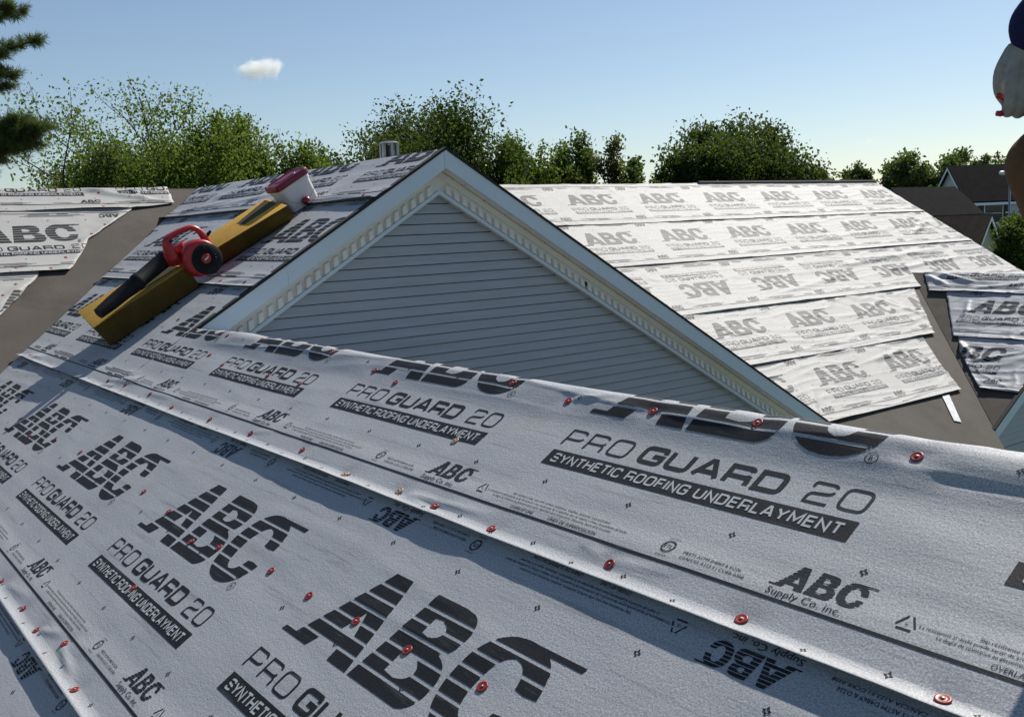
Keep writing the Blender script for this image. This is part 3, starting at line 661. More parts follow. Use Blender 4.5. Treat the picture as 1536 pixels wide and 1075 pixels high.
sheet('pale underlayment strip lowest on the slope left of the valley', [patch(FB, -2.86, -1.62, -6.9, interp([(1.20,-2.86),(1.54,-2.38),(1.75,-2.1),(2.03,-1.69),(2.05,-1.6)]), hd3, 1.52, du=.04, dv=.03, es=.06, eps=.0022)], M_sheet_b, M_ink, (0,YB-2,ZT-1.2), D3c, FB, hd3)
# right cross gable
hc1 = hB(-.53, 2.9, .03, 1.4, [((.3,-.1),(.9,-.4),.04,.03),((.5,-.05),(1.3,-.3),.04,.03),((1.2,-.45),(2.2,-.2),.04,.02)], 0)
sheet('crumpled grey underlayment strip along the small right gable ridge', [patch(FC, -.53, .25, interp([(.23,0),(.23,.3),(.59,-.53)]), 2.87, hc1, .70, vr=0.0, du=.03, dv=.025, es=.05, eps=.0022)], M_sheet, M_ink, V0, [], FC, hc1)
hc2 = hB(-1.595, 7.3, .016, 1.3, [((1.3,-.7),(1.5,-1.3),.03,.02)])
sheet('grey underlayment strip in the middle of the small right gable slope', [patch(FC, -1.595, -.40, interp([(.86,-.4),(.88,-.55),(1.5,-1.6)]), 2.87, hc2, 1.366, du=.03, dv=.03, es=.05, eps=.0022)], M_sheet, M_ink, V0, [], FC, hc2)
hc3 = hB(-2.66, 4.1, .016, 1.7, [((1.6,-1.7),(2.1,-2.1),.04,.035),((1.9,-1.9),(2.0,-2.4),.04,.03),((1.9,-2.15),(2.8,-1.75),.03,.02),((1.7,-1.75),(1.8,-2.0),.03,.03)])
sheet('badly wrinkled grey underlayment strip lowest on the small right gable', [patch(FC, -2.66, -1.50, interp([(1.5,-1.5),(1.575,-1.6),(1.77,-1.95),(2.375,-2.66)]), 2.87, hc3, 1.345, du=.03, dv=.025, es=.05, eps=.0022)], M_sheet, M_ink, V0, [], FC, hc3)

# ------------------------------------------------------------------ loose metal strip on the bare membrane
p = FB.pos(np.array([11.62,11.78,11.35,11.26]), np.array([-5.73,-5.73,-6.20,-6.15]), np.full(4, .0))
MB().slab([q for q in p], FB.N*.004).obj('metal_flashing_strip', M_steel, None, loc=tuple(p[0]))
tag(bpy.data.objects['metal_flashing_strip'], 'bare metal flashing strip on brown membrane below the pale sheets', 'flashing')

# ------------------------------------------------------------------ foam wedges, pail, blower
def A3l(pts): return [A3(*q) for q in pts]
def foam(label, bot, top, pad):
    b = np.mean(A3l(bot), 0); t = thing('foam_roof_wedge', tuple(b), label, 'roof cushion', 'yellow foam cushions on the slope')
    pts = A3l(bot)+A3l(top)
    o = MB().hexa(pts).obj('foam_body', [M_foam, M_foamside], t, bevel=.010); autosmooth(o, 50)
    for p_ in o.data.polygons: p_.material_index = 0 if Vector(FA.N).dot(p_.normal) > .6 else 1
    T = [np.array(q) for q in A3l(top)]                   # FL FR BR BL
    bl = lambda a_, b_: (T[0]*(1-a_)+T[1]*a_)*(1-b_)+(T[3]*(1-a_)+T[2]*a_)*b_
    q = [bl(*uvp) for uvp in pad]
    MB().slab([x+FA.N*.003 for x in q], -FA.N*.012).obj('grip_pad', M_pad, t)
foam('yellow foam roof wedge under the blower tube, lower of two', [(-7.22,1.25,.012),(-7.15,2.0,.012),(-7.62,2.0,.012),(-7.62,1.40,.012)], [(-7.20,1.225,.19),(-7.12,1.99,.19),(-7.80,2.03,.21),(-7.83,1.31,.235)], [(.18,.28),(.97,.18),(.97,.62),(.18,.70)])
foam('yellow foam roof wedge below the white pail, upper of two', [(-7.32,2.25,.014),(-7.2,2.93,.014),(-7.8,2.97,.014),(-7.85,2.3,.014)], [(-7.28,2.25,.15),(-7.06,2.88,.15),(-7.76,3.03,.158),(-7.88,2.34,.15)], [(.52,.32),(.97,.38),(.97,.90),(.50,.62)])
# pail
pu_, pv_ = -7.42, 3.13
def rrect(hw, hl, r_, h, n=5):
    out = []
    for cx, cy, a0 in ((hw-r_,hl-r_,0),(-hw+r_,hl-r_,90),(-hw+r_,-hl+r_,180),(hw-r_,-hl+r_,270)):
        for k in range(n+1): a_ = R(a0+90*k/n); out.append(A3(pu_+cx+r_*math.cos(a_), pv_+cy+r_*math.sin(a_), h))
    return out
def loft(rings):
    mb = MB(); n = len(rings[0]); b = 0
    mb.v = [tuple(p) for r_ in rings for p in r_]
    for i in range(len(rings)-1):
        for k in range(n): mb.f.append((i*n+k, i*n+(k+1) % n, (i+1)*n+(k+1) % n, (i+1)*n+k))
    mb.f.append(tuple(range(n-1,-1,-1))); mb.f.append(tuple((len(rings)-1)*n+k for k in range(n))); return mb
PB = .014
pail = thing('pail', tuple(A3(pu_, pv_, PB)), 'white square plastic pail with maroon lid on the slope', 'bucket')
autosmooth(loft([rrect(.105,.125,.04,PB), rrect(.108,.129,.04,PB+.01), rrect(.118,.140,.04,PB+.17), rrect(.122,.146,.04,PB+.175), rrect(.124,.148,.04,PB+.215)]).obj('pail_body', M_pail, pail))
lid = autosmooth(loft([rrect(.132,.157,.045,PB+.205), rrect(.135,.160,.045,PB+.210), rrect(.135,.160,.045,PB+.245), rrect(.128,.153,.04,PB+.255), rrect(.118,.143,.04,PB+.255), rrect(.114,.139,.04,PB+.248)]).obj('lid', M_maroon, pail))
loft([rrect(.06,.085,.03,PB+.2475), rrect(.057,.082,.03,PB+.254)]).obj('lid_emboss', M_maroon, lid)
bail = [A3(pu_+.135, pv_+.155*math.cos(t), PB+.19-.15*math.sin(t)) for t in np.linspace(0, math.pi, 14)]
MB().tube(bail, .0025, 6).obj('bail_handle', M_wire, pail)
MB().lathe([(.004,-.035),(.022,-.03),(.03,-.01),(.03,.01),(.022,.03),(.004,.035)], A3(pu_+.137, pv_-.005, PB+.04), FA.V, 14).obj('handle_grip', M_maroon, pail, smooth=True)
# blower
bl_ = thing('leaf_blower', tuple(A3(-7.13, 2.12, .03)), 'red handheld leaf blower with black tube resting on the foam wedges', 'leaf blower')
BU, BV, BH = -7.13, 2.115, .175
def Bp(u, v, h): return A3(BU+u, BV+v, BH+h)
sc = []; n = 40
for k in range(n): a_ = 2*math.pi*k/n; r_ = .135+.02*math.cos(a_-2.4); sc.append((r_*math.cos(a_), r_*math.sin(a_)))
def scroll(u, k): return [Bp(u, x*k, y*k) for x, y in sc]
autosmooth(loft([scroll(-.085,.86), scroll(-.075,.96), scroll(-.05,1), scroll(.04,1), scroll(.065,.97), scroll(.078,.90), scroll(.080,.80)]).obj('fan_housing', M_redp, bl_), 50)
# outlet duct from the housing to the tube
ax0, ax1 = np.array(A3(-7.19,2.07,.255)), np.array(A3(-7.27,1.93,.290)); tip = np.array(A3(-7.13,1.30,.262))
MB().tube([ax0, (ax0+ax1)/2, ax1], [.088,.072,.060], 18).obj('outlet_duct', M_redp, bl_, smooth=False); autosmooth(bl_.children[-1], 40)
d_ = (tip-ax1); L_ = np.linalg.norm(d_); d_ /= L_
tb = MB().tube([ax1+d_*L_*q for q in (-.03,0,.02,.38,.40,.44,.46,.80,1.0)], [.062,.066,.060,.056,.061,.061,.055,.050,.040], 18); tb = tb.obj('blower_tube', M_blkp, bl_); autosmooth(tb, 35)
gr = MB().lathe([(.112,0),(.114,.012),(.100,.022),(.06,.026),(.036,.026)], Bp(.075,.01,-.012), FA.U, 32).obj('intake_grille', M_blkp, bl_); autosmooth(gr, 35)
for k in range(24):
    a_ = 2*math.pi*k/24; c, s = math.cos(a_), math.sin(a_); c2, s2 = math.cos(a_+.35), math.sin(a_+.35)
    MB().tube([Bp(.100,.040*c,.040*s), Bp(.104,.068*c2,.068*s2), Bp(.095,.094*c2,.094*s2)], .0042, 5).obj('grille_rib', M_blkp, gr)
autosmooth(MB().lathe([(.036,.02),(.036,.032),(.030,.037),(.004,.038)], Bp(.075,0,0), FA.U, 24).obj('hub_cap', M_redp, bl_), 35)
MB().hexa([Bp(.1135,-.018,-.008),Bp(.1135,.018,-.002),Bp(.1135,.018,.008),Bp(.1135,-.018,.002),Bp(.1145,-.018,-.008),Bp(.1145,.018,-.002),Bp(.1145,.018,.008),Bp(.1145,-.018,.002)]).obj('hub_badge', M_white, bl_)
hp = [(-.01,-.165,.10),(-.01,-.150,.19),(-.01,-.135,.235),(-.01,-.06,.248),(-.01,.05,.228),(-.01,.095,.19),(-.01,.11,.12),(-.01,.10,.06)]
hr = [.046,.042,.030,.021,.020,.021,.027,.034]
def spl(P_, n=5):
    P_ = [np.array(p, float) for p in P_]; out = []
    for i in range(len(P_)-1):
        p0, p1, p2, p3 = P_[max(i-1,0)], P_[i], P_[i+1], P_[min(i+2,len(P_)-1)]
        for k in range(n): t = k/n; out.append(.5*((2*p1)+(p2-p0)*t+(2*p0-5*p1+4*p2-p3)*t*t+(3*p1-p0-3*p2+p3)*t**3))
    return out+[P_[-1]]
hs = spl([(*p, r_) for p, r_ in zip(hp, hr)])
MB().tube([Bp(*q[:3]) for q in hs], [q[3] for q in hs], 14).obj('carry_handle', M_redp, bl_, smooth=True)
MB().tube([Bp(.012,-.125,.225), Bp(.014,-.10,.222)], .012, 10).obj('trigger', M_blkp, bl_, smooth=True)
MB().tube([Bp(-.02,.10,.10), Bp(-.01,.15,.115), Bp(0,.175,.125)], [.016,.013,.010], 10).obj('cord_plug', M_blkp, bl_, smooth=True)

# ------------------------------------------------------------------ flue vent behind the high ridge
vx, vy = 4.80, 8.23; vz = ZT-(vx-XT)*ta
vent = thing('flue_vent', (vx,vy,vz-.02), 'galvanised flue vent cap standing behind the high ridge', 'vent pipe')
autosmooth(MB().lathe([(.052,-.08),(.052,.40),(.085,.41),(.088,.43),(.062,.45)], (vx,vy,vz), (0,0,1), 20).obj('flue_pipe', M_steel, vent))
autosmooth(MB().lathe([(.050,.45),(.050,.60)], (vx,vy,vz), (0,0,1), 20).obj('vent_core', M_dark, vent))
autosmooth(MB().lathe([(.094,.612),(.096,.622),(.070,.634),(.012,.640)], (vx,vy,vz), (0,0,1), 20).obj('vent_cap', M_steel, vent))
for k in range(6):
    a_ = k*math.pi/3+.3; MB().box((vx+.075*math.cos(a_)-.014,vy+.075*math.sin(a_)-.014,vz+.44),(vx+.075*math.cos(a_)+.014,vy+.075*math.sin(a_)+.014,vz+.61)).obj('cap_fin', M_steel, vent)

# ------------------------------------------------------------------ trees
def ray(px, py, d):
    x, y = (px-768)/1480.64, (py-537.5)/1480.64
    v = RT*x+DN*y+FW; return np.array(v)*d+np.array([0,0,CZ])
rng = np.random.default_rng(11)
def leaves_mesh(c, d, size, wid, rng, curl=.25):
    n = len(c); a_ = rng.normal(size=(n,3)); a_ += d; a_ /= np.linalg.norm(a_, axis=1)[:, None]
    b_ = np.cross(a_, rng.normal(size=(n,3))); b_ /= np.linalg.norm(b_, axis=1)[:, None]; k = np.cross(a_, b_)
    s = size*rng.uniform(.6, 1.3, n)[:, None]; w_ = s*wid
    V = np.stack([c, c+a_*s*.45+b_*w_*.5+k*s*curl*.3, c+a_*s+k*s*curl*-.2, c+a_*s*.45-b_*w_*.5+k*s*curl*.3], 1).reshape(-1, 3)
    F = np.arange(4*n).reshape(n, 4); return V, F
def skeleton(rng, levels, counts, spread, up, len0, ratio, r0, wob=.18):
    br = []; tips = []
    def grow(p, d, l_, r_, lev):
        pts = [p.copy()]; q = p.copy(); dd = d.copy(); n = 4
        for i in range(n):
            dd = dd+rng.normal(size=3)*wob*.5+np.array([0,0,up])*.12; dd /= np.linalg.norm(dd); q = q+dd*l_/n; pts.append(q.copy())
        br.append((pts, [r_*(1-.5*i/n) for i in range(n+1)], lev))
        if lev == levels: tips.append((pts[-1], dd, l_)); tips.append((pts[2], dd, l_)); return
        for c in range(counts[lev]):
            k = rng.integers(2, n+1) if lev else n-(c % 3); a_ = rng.normal(size=3); a_ -= dd*(a_@dd); a_ /= np.linalg.norm(a_)
            nd = dd*math.cos(spread[lev])+a_*math.sin(spread[lev])*rng.uniform(.6, 1.3)+np.array([0,0,up*.25]); nd /= np.linalg.norm(nd)
            grow(pts[k], nd, l_*ratio*rng.uniform(.75, 1.2), r_*.5, lev+1)
    grow(np.zeros(3), np.array([0,0,1.]), len0, r0, 0)
    return br, tips
def tree(name, label, px, top, wpx, d, M, kind, seed, group='trees behind the roofs', cat='tree', base_z=0.0):
    rng = np.random.default_rng(seed); T = ray(px, top, d); base = np.array([T[0], T[1], base_z]); Ht = T[2]-base_z; W = wpx/1480.64*d
    K = dict(airy=dict(levels=4, counts=[8,4,4,3], spread=[.55,.5,.5,.6], up=.55, ratio=.62, lp=84, jit=.9, ls=.0100, lw=.6),
             dense=dict(levels=4, counts=[9,5,4,3], spread=[.75,.6,.6,.7], up=.35, ratio=.60, lp=120, jit=1.6, ls=.0098, lw=.68),
             plume=dict(levels=4, counts=[10,5,4,3], spread=[.60,.42,.4,.35], up=.9, ratio=.60, lp=150, jit=1.1, ls=.0098, lw=.62),
             pine=dict(levels=3, counts=[26,6,5], spread=[1.15,.6,.6], up=.12, ratio=.42, lp=60, jit=1.5, ls=.016, lw=.16))[kind]
    br, tips = skeleton(rng, K['levels'], K['counts'], K['spread'], K['up'], 1.0, K['ratio'], .035)
    P_ = np.array([t[0] for t in tips]); vd = np.array([T[0], T[1]]); vd /= np.linalg.norm(vd); Rv = np.array([[vd[1], -vd[0], 0], [vd[0], vd[1], 0], [0, 0, 1]])
    Pr = P_@Rv.T; lo, hi = np.percentile(Pr, 2.5, 0), np.percentile(Pr, 97.5, 0); hi[2] = np.percentile(Pr[:, 2], 99.3)
    sxy = W*.95/(hi[0]-lo[0]); sz = Ht*.97/hi[2]; S_ = np.array([sxy, sxy, sz]); cen = np.array([(lo[0]+hi[0])/2, (lo[1]+hi[1])/2, 0])@Rv; K['lp'] = int(K['lp']*min(1, max(.35, wpx/210)))
    f = lambda p: (np.asarray(p)-cen*np.clip(np.asarray(p)[..., 2:3]*1.5, 0, 1))*S_+base
    root = thing(name, tuple(base), label, cat, group)
    tr, lm = MB(), MB()
    for pts, rad, lev in br:
        rr = [max(r_*Ht*.55, .006) for r_ in rad]
        (tr if lev == 0 else lm).tube([f(p) for p in pts], rr, 8 if lev == 0 else (5 if lev < 3 else 3), cap=False)
    tr.obj('trunk', M_bark, root, smooth=True); lm.obj('limbs', M_bark, root, smooth=True)
    c0, dd = [], []; mean = (sxy*sxy*sz)**(1/3)
    jit = K['jit']*mean*.055
    for pts, rad, lev in br:
        if lev < K['levels']-1: continue
        fp = np.array([f(p) for p in pts]); n = K['lp'] if lev == K['levels'] else K['lp']//2
        t = rng.uniform(.15, 1.0, n)*4; i = np.minimum(t.astype(int), 3); fr_ = (t-i)[:, None]; cc = fp[i]*(1-fr_)+fp[i+1]*fr_
        q = fp[-1]-fp[0]; q /= np.linalg.norm(q)+1e-9
        c0.append(cc+np.clip(rng.normal(size=(n,3)), -1.5, 1.5)*jit*np.array([1,1,.8])); dd.append(np.tile(q*.5+np.array([0,0,-.1]), (n,1)))
    c0, dd = np.concatenate(c0), np.concatenate(dd)
    size = max(K['ls']*d*.38, .05); V, F = leaves_mesh(c0, dd, size if kind != 'pine' else size*1.5, K['lw'], rng)
    mesh_obj('crown', V, F, M, root)
    return root
M_leafA = leaf_material('leaves_spring_green', (.055,.090,.014), (.085,.125,.022), .5)
M_leafD = leaf_material('leaves_dark_green', (.016,.031,.008), (.028,.050,.012), .25)
M_leafM = leaf_material('leaves_mid_green', (.028,.050,.011), (.046,.078,.017), .32)
M_leafB = leaf_material('leaves_bronze', (.075,.062,.028), (.095,.085,.035), .4)
M_leafP = leaf_material('pine_needles', (.055,.075,.026), (.080,.105,.040), .3)
tree('maple_tree', 'tall airy tree with bright spring leaves beside the pine branch', 225, 104, 290, 26, M_leafA, 'airy', 3)
tree('maple_tree', 'lower airy spring-green tree just left of the white pail', 380, 158, 175, 27, M_leafA, 'airy', 23)
tree('maple_tree', 'dark leafy tree under the hanging pine bough', 60, 232, 190, 24, M_leafM, 'dense', 14)
tree('maple_tree', 'dark bushy tree in front of the tall airy tree', 165, 208, 220, 30, M_leafD, 'dense', 17)
tree('young_tree', 'slim young tree between airy trees and the dense dark tree', 478, 222, 46, 30, M_leafA, 'airy', 21)
tree('pear_tree', 'dense dark tree with upright plumes behind the gable peak', 608, 154, 262, 36, M_leafD, 'plume', 5)
tree('pear_tree', 'dark green tree at right foot of the plume tree behind the gable', 722, 205, 110, 34, M_leafM, 'plume', 9)
tree('thin_tree', 'thin pale tree showing sky through its crown', 800, 214, 84, 40, M_leafA, 'airy', 12)
tree('maple_tree', 'rounded green tree left of the bronze-leaved tree', 862, 205, 90, 42, M_leafM, 'dense', 31)
tree('bronze_tree', 'bronze-tinged airy tree above the sunlit roof ridge', 905, 202, 90, 41, M_leafB, 'airy', 37)
tree('small_tree', 'small compact green tree right of the bronze tree', 962, 234, 54, 40, M_leafM, 'dense', 41)
tree('oak_tree', 'low dark tree at left foot of the broad dark tree', 1015, 233, 75, 46, M_leafD, 'dense', 43)
tree('oak_tree', 'broad dense dark tree standing alone above the roof ridge', 1130, 179, 215, 48, M_leafD, 'dense', 47)
tree('distant_tree', 'tiny distant treetop just over the end of the ridge', 1280, 252, 40, 95, M_leafP, 'dense', 53)
tree('pine_tree', 'bushy pine behind the dark garage roof', 1385, 230, 105, 92, M_leafP, 'dense', 59)
tree('pine_tree', 'pine top left above the dark neighbouring roof ridge', 1440, 234, 60, 100, M_leafP, 'dense', 61)
tree('pine_tree', 'pine top right above the dark neighbouring roof ridge', 1485, 233, 60, 102, M_leafP, 'airy', 67)
tree('garden_tree', 'sunlit leafy tree beside the brown shingled gable', 1578, 306, 120, 34, M_leafM, 'dense', 71)
# big pine whose boughs hang in at the left
pb = ray(-190, 300, 15); pine = thing('white_pine', (pb[0], pb[1], 0), 'large pine whose boughs reach in beside the airy trees', 'tree', 'trees behind the roofs')
MB().tube([(pb[0],pb[1],0),(pb[0]+.1,pb[1],5),(pb[0],pb[1]+.1,10),(pb[0],pb[1],15)], [.28,.22,.14,.03], 10).obj('trunk', M_bark, pine, smooth=True)
nv_, nf_ = [], []
def bough(p0, p1, r_, n, fan, tuft, nn, rng, sag=.0):
    bo = MB(); p0, p1 = np.array(p0), np.array(p1); ax = p1-p0; l_ = np.linalg.norm(ax); ax /= l_
    pts = [p0+ax*l_*t+np.array([0,0,-sag*math.sin(math.pi*t)]) for t in np.linspace(0, 1, 8)]; bo.tube(pts, [r_*(1-.8*t) for t in np.linspace(0, 1, 8)], 6)
    cs, ds = [], []
    for k in range(n):
        t = rng.uniform(.25, 1); a_ = rng.normal(size=3); a_[2] = a_[2]*.35+.25; a_ -= ax*(a_@ax)*.5; a_ /= np.linalg.norm(a_)
        q0 = p0+ax*l_*t+np.array([0,0,-sag*math.sin(math.pi*t)]); q1 = q0+(a_*.8+ax*.5+np.array([0,0,rng.normal()*.15]))*fan*(1.2-t*.8)*rng.uniform(.3, 1.35)
        bo.tube([q0, (q0+q1)/2+[0,0,.01], q1], [.006,.005,.003], 3, cap=False)
        for s in np.linspace(.3, 1, 7):
            c = q0+(q1-q0)*s; dv = (q1-q0)/np.linalg.norm(q1-q0); cs.append(np.tile(c, (nn,1))+rng.normal(size=(nn,3))*.012); ds.append(np.tile(dv*.9+[0,0,.15], (nn,1)))
    V, F = leaves_mesh(np.concatenate(cs), np.concatenate(ds), tuft, .055, rng, .05); bb = bo.obj('bough', M_bark, pine, smooth=True); mesh_obj('needles', V, F, M_leafP, bb)
rg = np.random.default_rng(5); zt_ = lambda px, py, d=15: ray(px, py, d)
for (a0, a1, fan, n) in (((-190,60),(30,14),.40,60), ((-190,110),(52,62),.36,60), ((-190,140),(14,108),.42,70), ((-190,160),(4,132),.36,50), ((-190,250),(66,192),.50,120), ((-190,280),(44,214),.50,110), ((-190,240),(30,184),.5,90), ((-190,-60),(10,-60),.5,40), ((-190,320),(-20,260),.4,50), ((-190,0),(-40,40),.5,50)):
    bough(zt_(*a0), zt_(*a1, 14.3), .03, int(n*1.5), fan, .11, 16, rg, .08)
for k in range(14):
    a_ = rg.uniform(0, 2*math.pi); h = rg.uniform(4, 14); l_ = (15.5-h)*.28
    if math.cos(a_-.3) > .3: continue
    bough((pb[0],pb[1],h), (pb[0]+l_*math.cos(a_),pb[1]+l_*math.sin(a_),h+.5), .03, 40, .5, .12, 14, rg)

# ------------------------------------------------------------------ neighbouring houses
M_nroof = tinted('dark_shingles', (.012,.011,.012), (.019,.018,.018), 2, 1.0, .5, .02, .05, fine=14)
M_nroof2 = tinted('brown_shingles', (.055,.040,.033), (.085,.062,.050), 3, 1.0, .5, .02, .08, fine=18)
M_nwall = siding_material('pale_blue_siding', (.42,.46,.50)); M_glass = mat('window_glass', (.02,.025,.03), .08, .6); M_shut = mat('dark_shutter', (.02,.02,.024), .6); M_beige = siding_material('beige_siding', (.34,.31,.25))
def gable_house(name, label, o, xd, half, length, zeave, rise, Mr, Mw, over=.35, rows_=0):
    o = np.array([o[0], o[1], 0.]); x = np.array([*xd, 0.]); x /= np.linalg.norm(x); y = np.array([-x[1], x[0], 0]); Z = np.array([0,0,1.])
    P3 = lambda a_, b_, c_: o+x*a_+y*b_+Z*c_                # a along the ridge, b across
    t = thing(name, tuple(o), label, 'house', 'neighbouring houses')
    mb = MB(); mb.hexa([P3(0,-half,0),P3(length,-half,0),P3(length,half,0),P3(0,half,0),P3(0,-half,zeave),P3(length,-half,zeave),P3(length,half,zeave),P3(0,half,zeave)]); mb.obj('wall', Mw, t)
    MB().slab([P3(.01,-half,zeave+.002),P3(.01,half,zeave+.002),P3(.01,0,zeave+rise-.02)], x*(length-.02)).obj('gable_end', Mw, t)
    sl_ = rise/half; nrm = {}
    for s in (-1, 1):
        e = P3(-over, s*(half+over), zeave-over*sl_); e2 = P3(length+over, s*(half+over), zeave-over*sl_); r0, r1 = P3(-over,0,zeave+rise), P3(length+over,0,zeave+rise)
        rf = MB().slab([e, e2, r1, r0], Z*.12).obj('roof', Mr, t)
        if rows_ and s == -1:
            for k in range(rows_):
                a0, a1 = k/rows_, (k+1)/rows_; q = lambda m_, w_: (e*(1-m_)+r0*m_) if w_ == 0 else (e2*(1-m_)+r1*m_)
                MB().hexa([q(a0,0)+Z*.125,q(a0,1)+Z*.125,q(a0,1)+Z*.16,q(a0,0)+Z*.16,q(a1,0)+Z*.122,q(a1,1)+Z*.122,q(a1,1)+Z*.13,q(a1,0)+Z*.13]).obj('shingle_course', Mr, rf)
        MB().slab([e-Z*.2, e2-Z*.2, e2-Z*.002, e-Z*.002], y*(-s)*.06).obj('eave_fascia', M_white, t)
        MB().slab([e-Z*.22, r0-Z*.22, r0-Z*.002, e-Z*.002], x*.05).obj('rake_board', M_white, t)
    return t, P3
def hwindow(t, P3, a_, z, wd, ht, half, shutters=True):
    b = -half-.02
    wn = MB().hexa([P3(a_-wd/2-.06,b,z-.06),P3(a_+wd/2+.06,b,z-.06),P3(a_+wd/2+.06,b-.05,z-.06),P3(a_-wd/2-.06,b-.05,z-.06),P3(a_-wd/2-.06,b,z+ht+.06),P3(a_+wd/2+.06,b,z+ht+.06),P3(a_+wd/2+.06,b-.05,z+ht+.06),P3(a_-wd/2-.06,b-.05,z+ht+.06)]).obj('window', M_white, t)
    for k in range(2):
        z0, z1 = z+k*ht/2+.02, z+(k+1)*ht/2-.02; c = b-.052
        MB().hexa([P3(a_-wd/2,c,z0),P3(a_+wd/2,c,z0),P3(a_+wd/2,c-.01,z0),P3(a_-wd/2,c-.01,z0),P3(a_-wd/2,c,z1),P3(a_+wd/2,c,z1),P3(a_+wd/2,c-.01,z1),P3(a_-wd/2,c-.01,z1)]).obj('pane', M_glass, wn)
    if shutters:
        for s in (-1, 1):
            x0 = a_+s*(wd/2+.10); x1 = x0+s*.45; l_, r_ = min(x0,x1), max(x0,x1)
            MB().hexa([P3(l_,b,z-.05),P3(r_,b,z-.05),P3(r_,b-.06,z-.05),P3(l_,b-.06,z-.05),P3(l_,b,z+ht+.05),P3(r_,b,z+ht+.05),P3(r_,b-.06,z+ht+.05),P3(l_,b-.06,z+ht+.05)]).obj('shutter', M_shut, t)
# two-storey house: gable end on the left, ridge running right
pk = ray(1427, 251, 82); xd = np.array(RT)[:2]*1.0-np.array(FW)[:2]*.008
t, P3 = gable_house('neighbour_house', 'two-storey pale blue house with dark roof and shuttered windows', pk, xd, 3.3, 15, 6.75, pk[2]-6.75, M_nroof, M_nwall)
for a_ in (2.0, 7.0, 12.0): hwindow(t, P3, a_, 4.85, 1.4, 1.5, 3.3)
for a_ in (2.0, 7.0, 12.0): hwindow(t, P3, a_, 1.3, 1.5, 1.5, 3.3)
p0, p1 = ray(1340, 284, 70), ray(1429, 281, 74)
gable_house('neighbour_garage', 'low dark-roofed wing in front of the two-storey blue house', p0, (p1-p0)[:2], 4.0, float(np.linalg.norm((p1-p0)[:2])), 4.1, p0[2]-4.1, M_nroof, M_nwall)
q1 = ray(1481, 324, 54); q0 = ray(1405, 327, 52); l_ = float(np.linalg.norm((q0-q1)[:2]))
xr_ = -.726*np.array(RT)[:2]+.682*np.array(FW)[:2]
gable_house('neighbour_cottage', 'small brown-shingled gable beside the sunlit garden tree', q1, xr_, 2.3, l_+2, q1[2]-2.05, 2.05, M_nroof2, M_beige, .25, 9)
lp = ray(1515, 268, 60)
lamp = thing('street_lamp', (lp[0],lp[1],0), 'grey street lamp with curved arm in front of the blue house', 'street lamp')
MB().tube([(lp[0],lp[1],0),(lp[0],lp[1],lp[2])], [.09,.06], 10).obj('lamp_post', M_steel, lamp, smooth=True)
dx = -np.array(RT); MB().tube([np.array([lp[0],lp[1],lp[2]-.1])+dx*q+np.array([0,0,z]) for q, z in ((0,0),(.03,.25),(.15,.42),(.35,.46))], [.05,.045,.04,.04], 8).obj('lamp_arm', M_steel, lamp, smooth=True)
hc = np.array([lp[0],lp[1],lp[2]+.34])+dx*.48
autosmooth(MB().lathe([(.02,-.22),(.11,-.16),(.13,0),(.10,.16),(.02,.2)], hc, dx, 12).obj('lamp_head', M_white, lamp), 50)

# ------------------------------------------------------------------ roofer at the right edge, standing on the low ridge, facing away to the left
M_navy = tinted('navy_sweatshirt', (.012,.014,.055), (.022,.024,.085), 14, .9, .5, .006, .15, fine=60)
M_tan = tinted('brown_canvas', (.12,.062,.032), (.17,.090,.047), 12, .9, .5, .006, .15, fine=90)
M_glove = tinted('dusty_work_glove', (.26,.25,.24), (.40,.385,.37), 30, .85, .6, .004, .2, fine=160)
M_skin = tinted('skin', (.42,.26,.18), (.48,.30,.21), 9, .5, .1, .002, .35); M_boot = tinted('leather_boot', (.05,.033,.02), (.08,.052,.03), 14, .7, .3, .004, .3)
M_hair = tinted('dark_hair', (.018,.012,.008), (.03,.02,.014), 40, .7, .6, .004, .3)
CB = np.array([2.36, .73]); fd = np.array([-.18, .984]); fd /= np.linalg.norm(fd); ld = np.array([-fd[1], fd[0]])
def bp(f, l_, z): q = CB+fd*f+ld*l_; return np.array([q[0], q[1], CZ+z])
def flesh(name, chains, M, parent=None, voxel=.014, loc=None, it=6):
    mb = MB()
    for pts, rad in chains:
        q = spl([(*p, r_) for p, r_ in zip(pts, rad)], 4); mb.tube([x[:3] for x in q], [max(x[3], .003) for x in q], 12)
        for x in (q[0], q[-1]):
            r_ = max(x[3], .003); mb.lathe([(r_*math.cos(t)+1e-5, r_*math.sin(t)) for t in np.linspace(-1.5, 1.5, 7)], x[:3], (0,0,1), 10)
    o = mb.obj(name, M, parent, loc=loc)
    rm = o.modifiers.new('remesh', 'REMESH'); rm.mode = 'VOXEL'; rm.voxel_size = voxel; rm.use_smooth_shade = True
    sm = o.modifiers.new('smooth', 'SMOOTH'); sm.iterations = it; sm.factor = .5
    return o
wr = ray(1545, 58, 1.98); el = bp(.06, .235, .60); shL = bp(-.01, .19, .86); shR = bp(-.01, -.19, .86)
zl, zr_ = ZR-CZ+.055, ZR-CZ-.13+.05
kn = ray(1558, 246, 2.02); ftL, ftR = np.array([2.195, .80, CZ-.40]), bp(-.10, -.12, zr_)
elR, wrR = bp(.02, -.27, .58), bp(.16, -.25, .36)
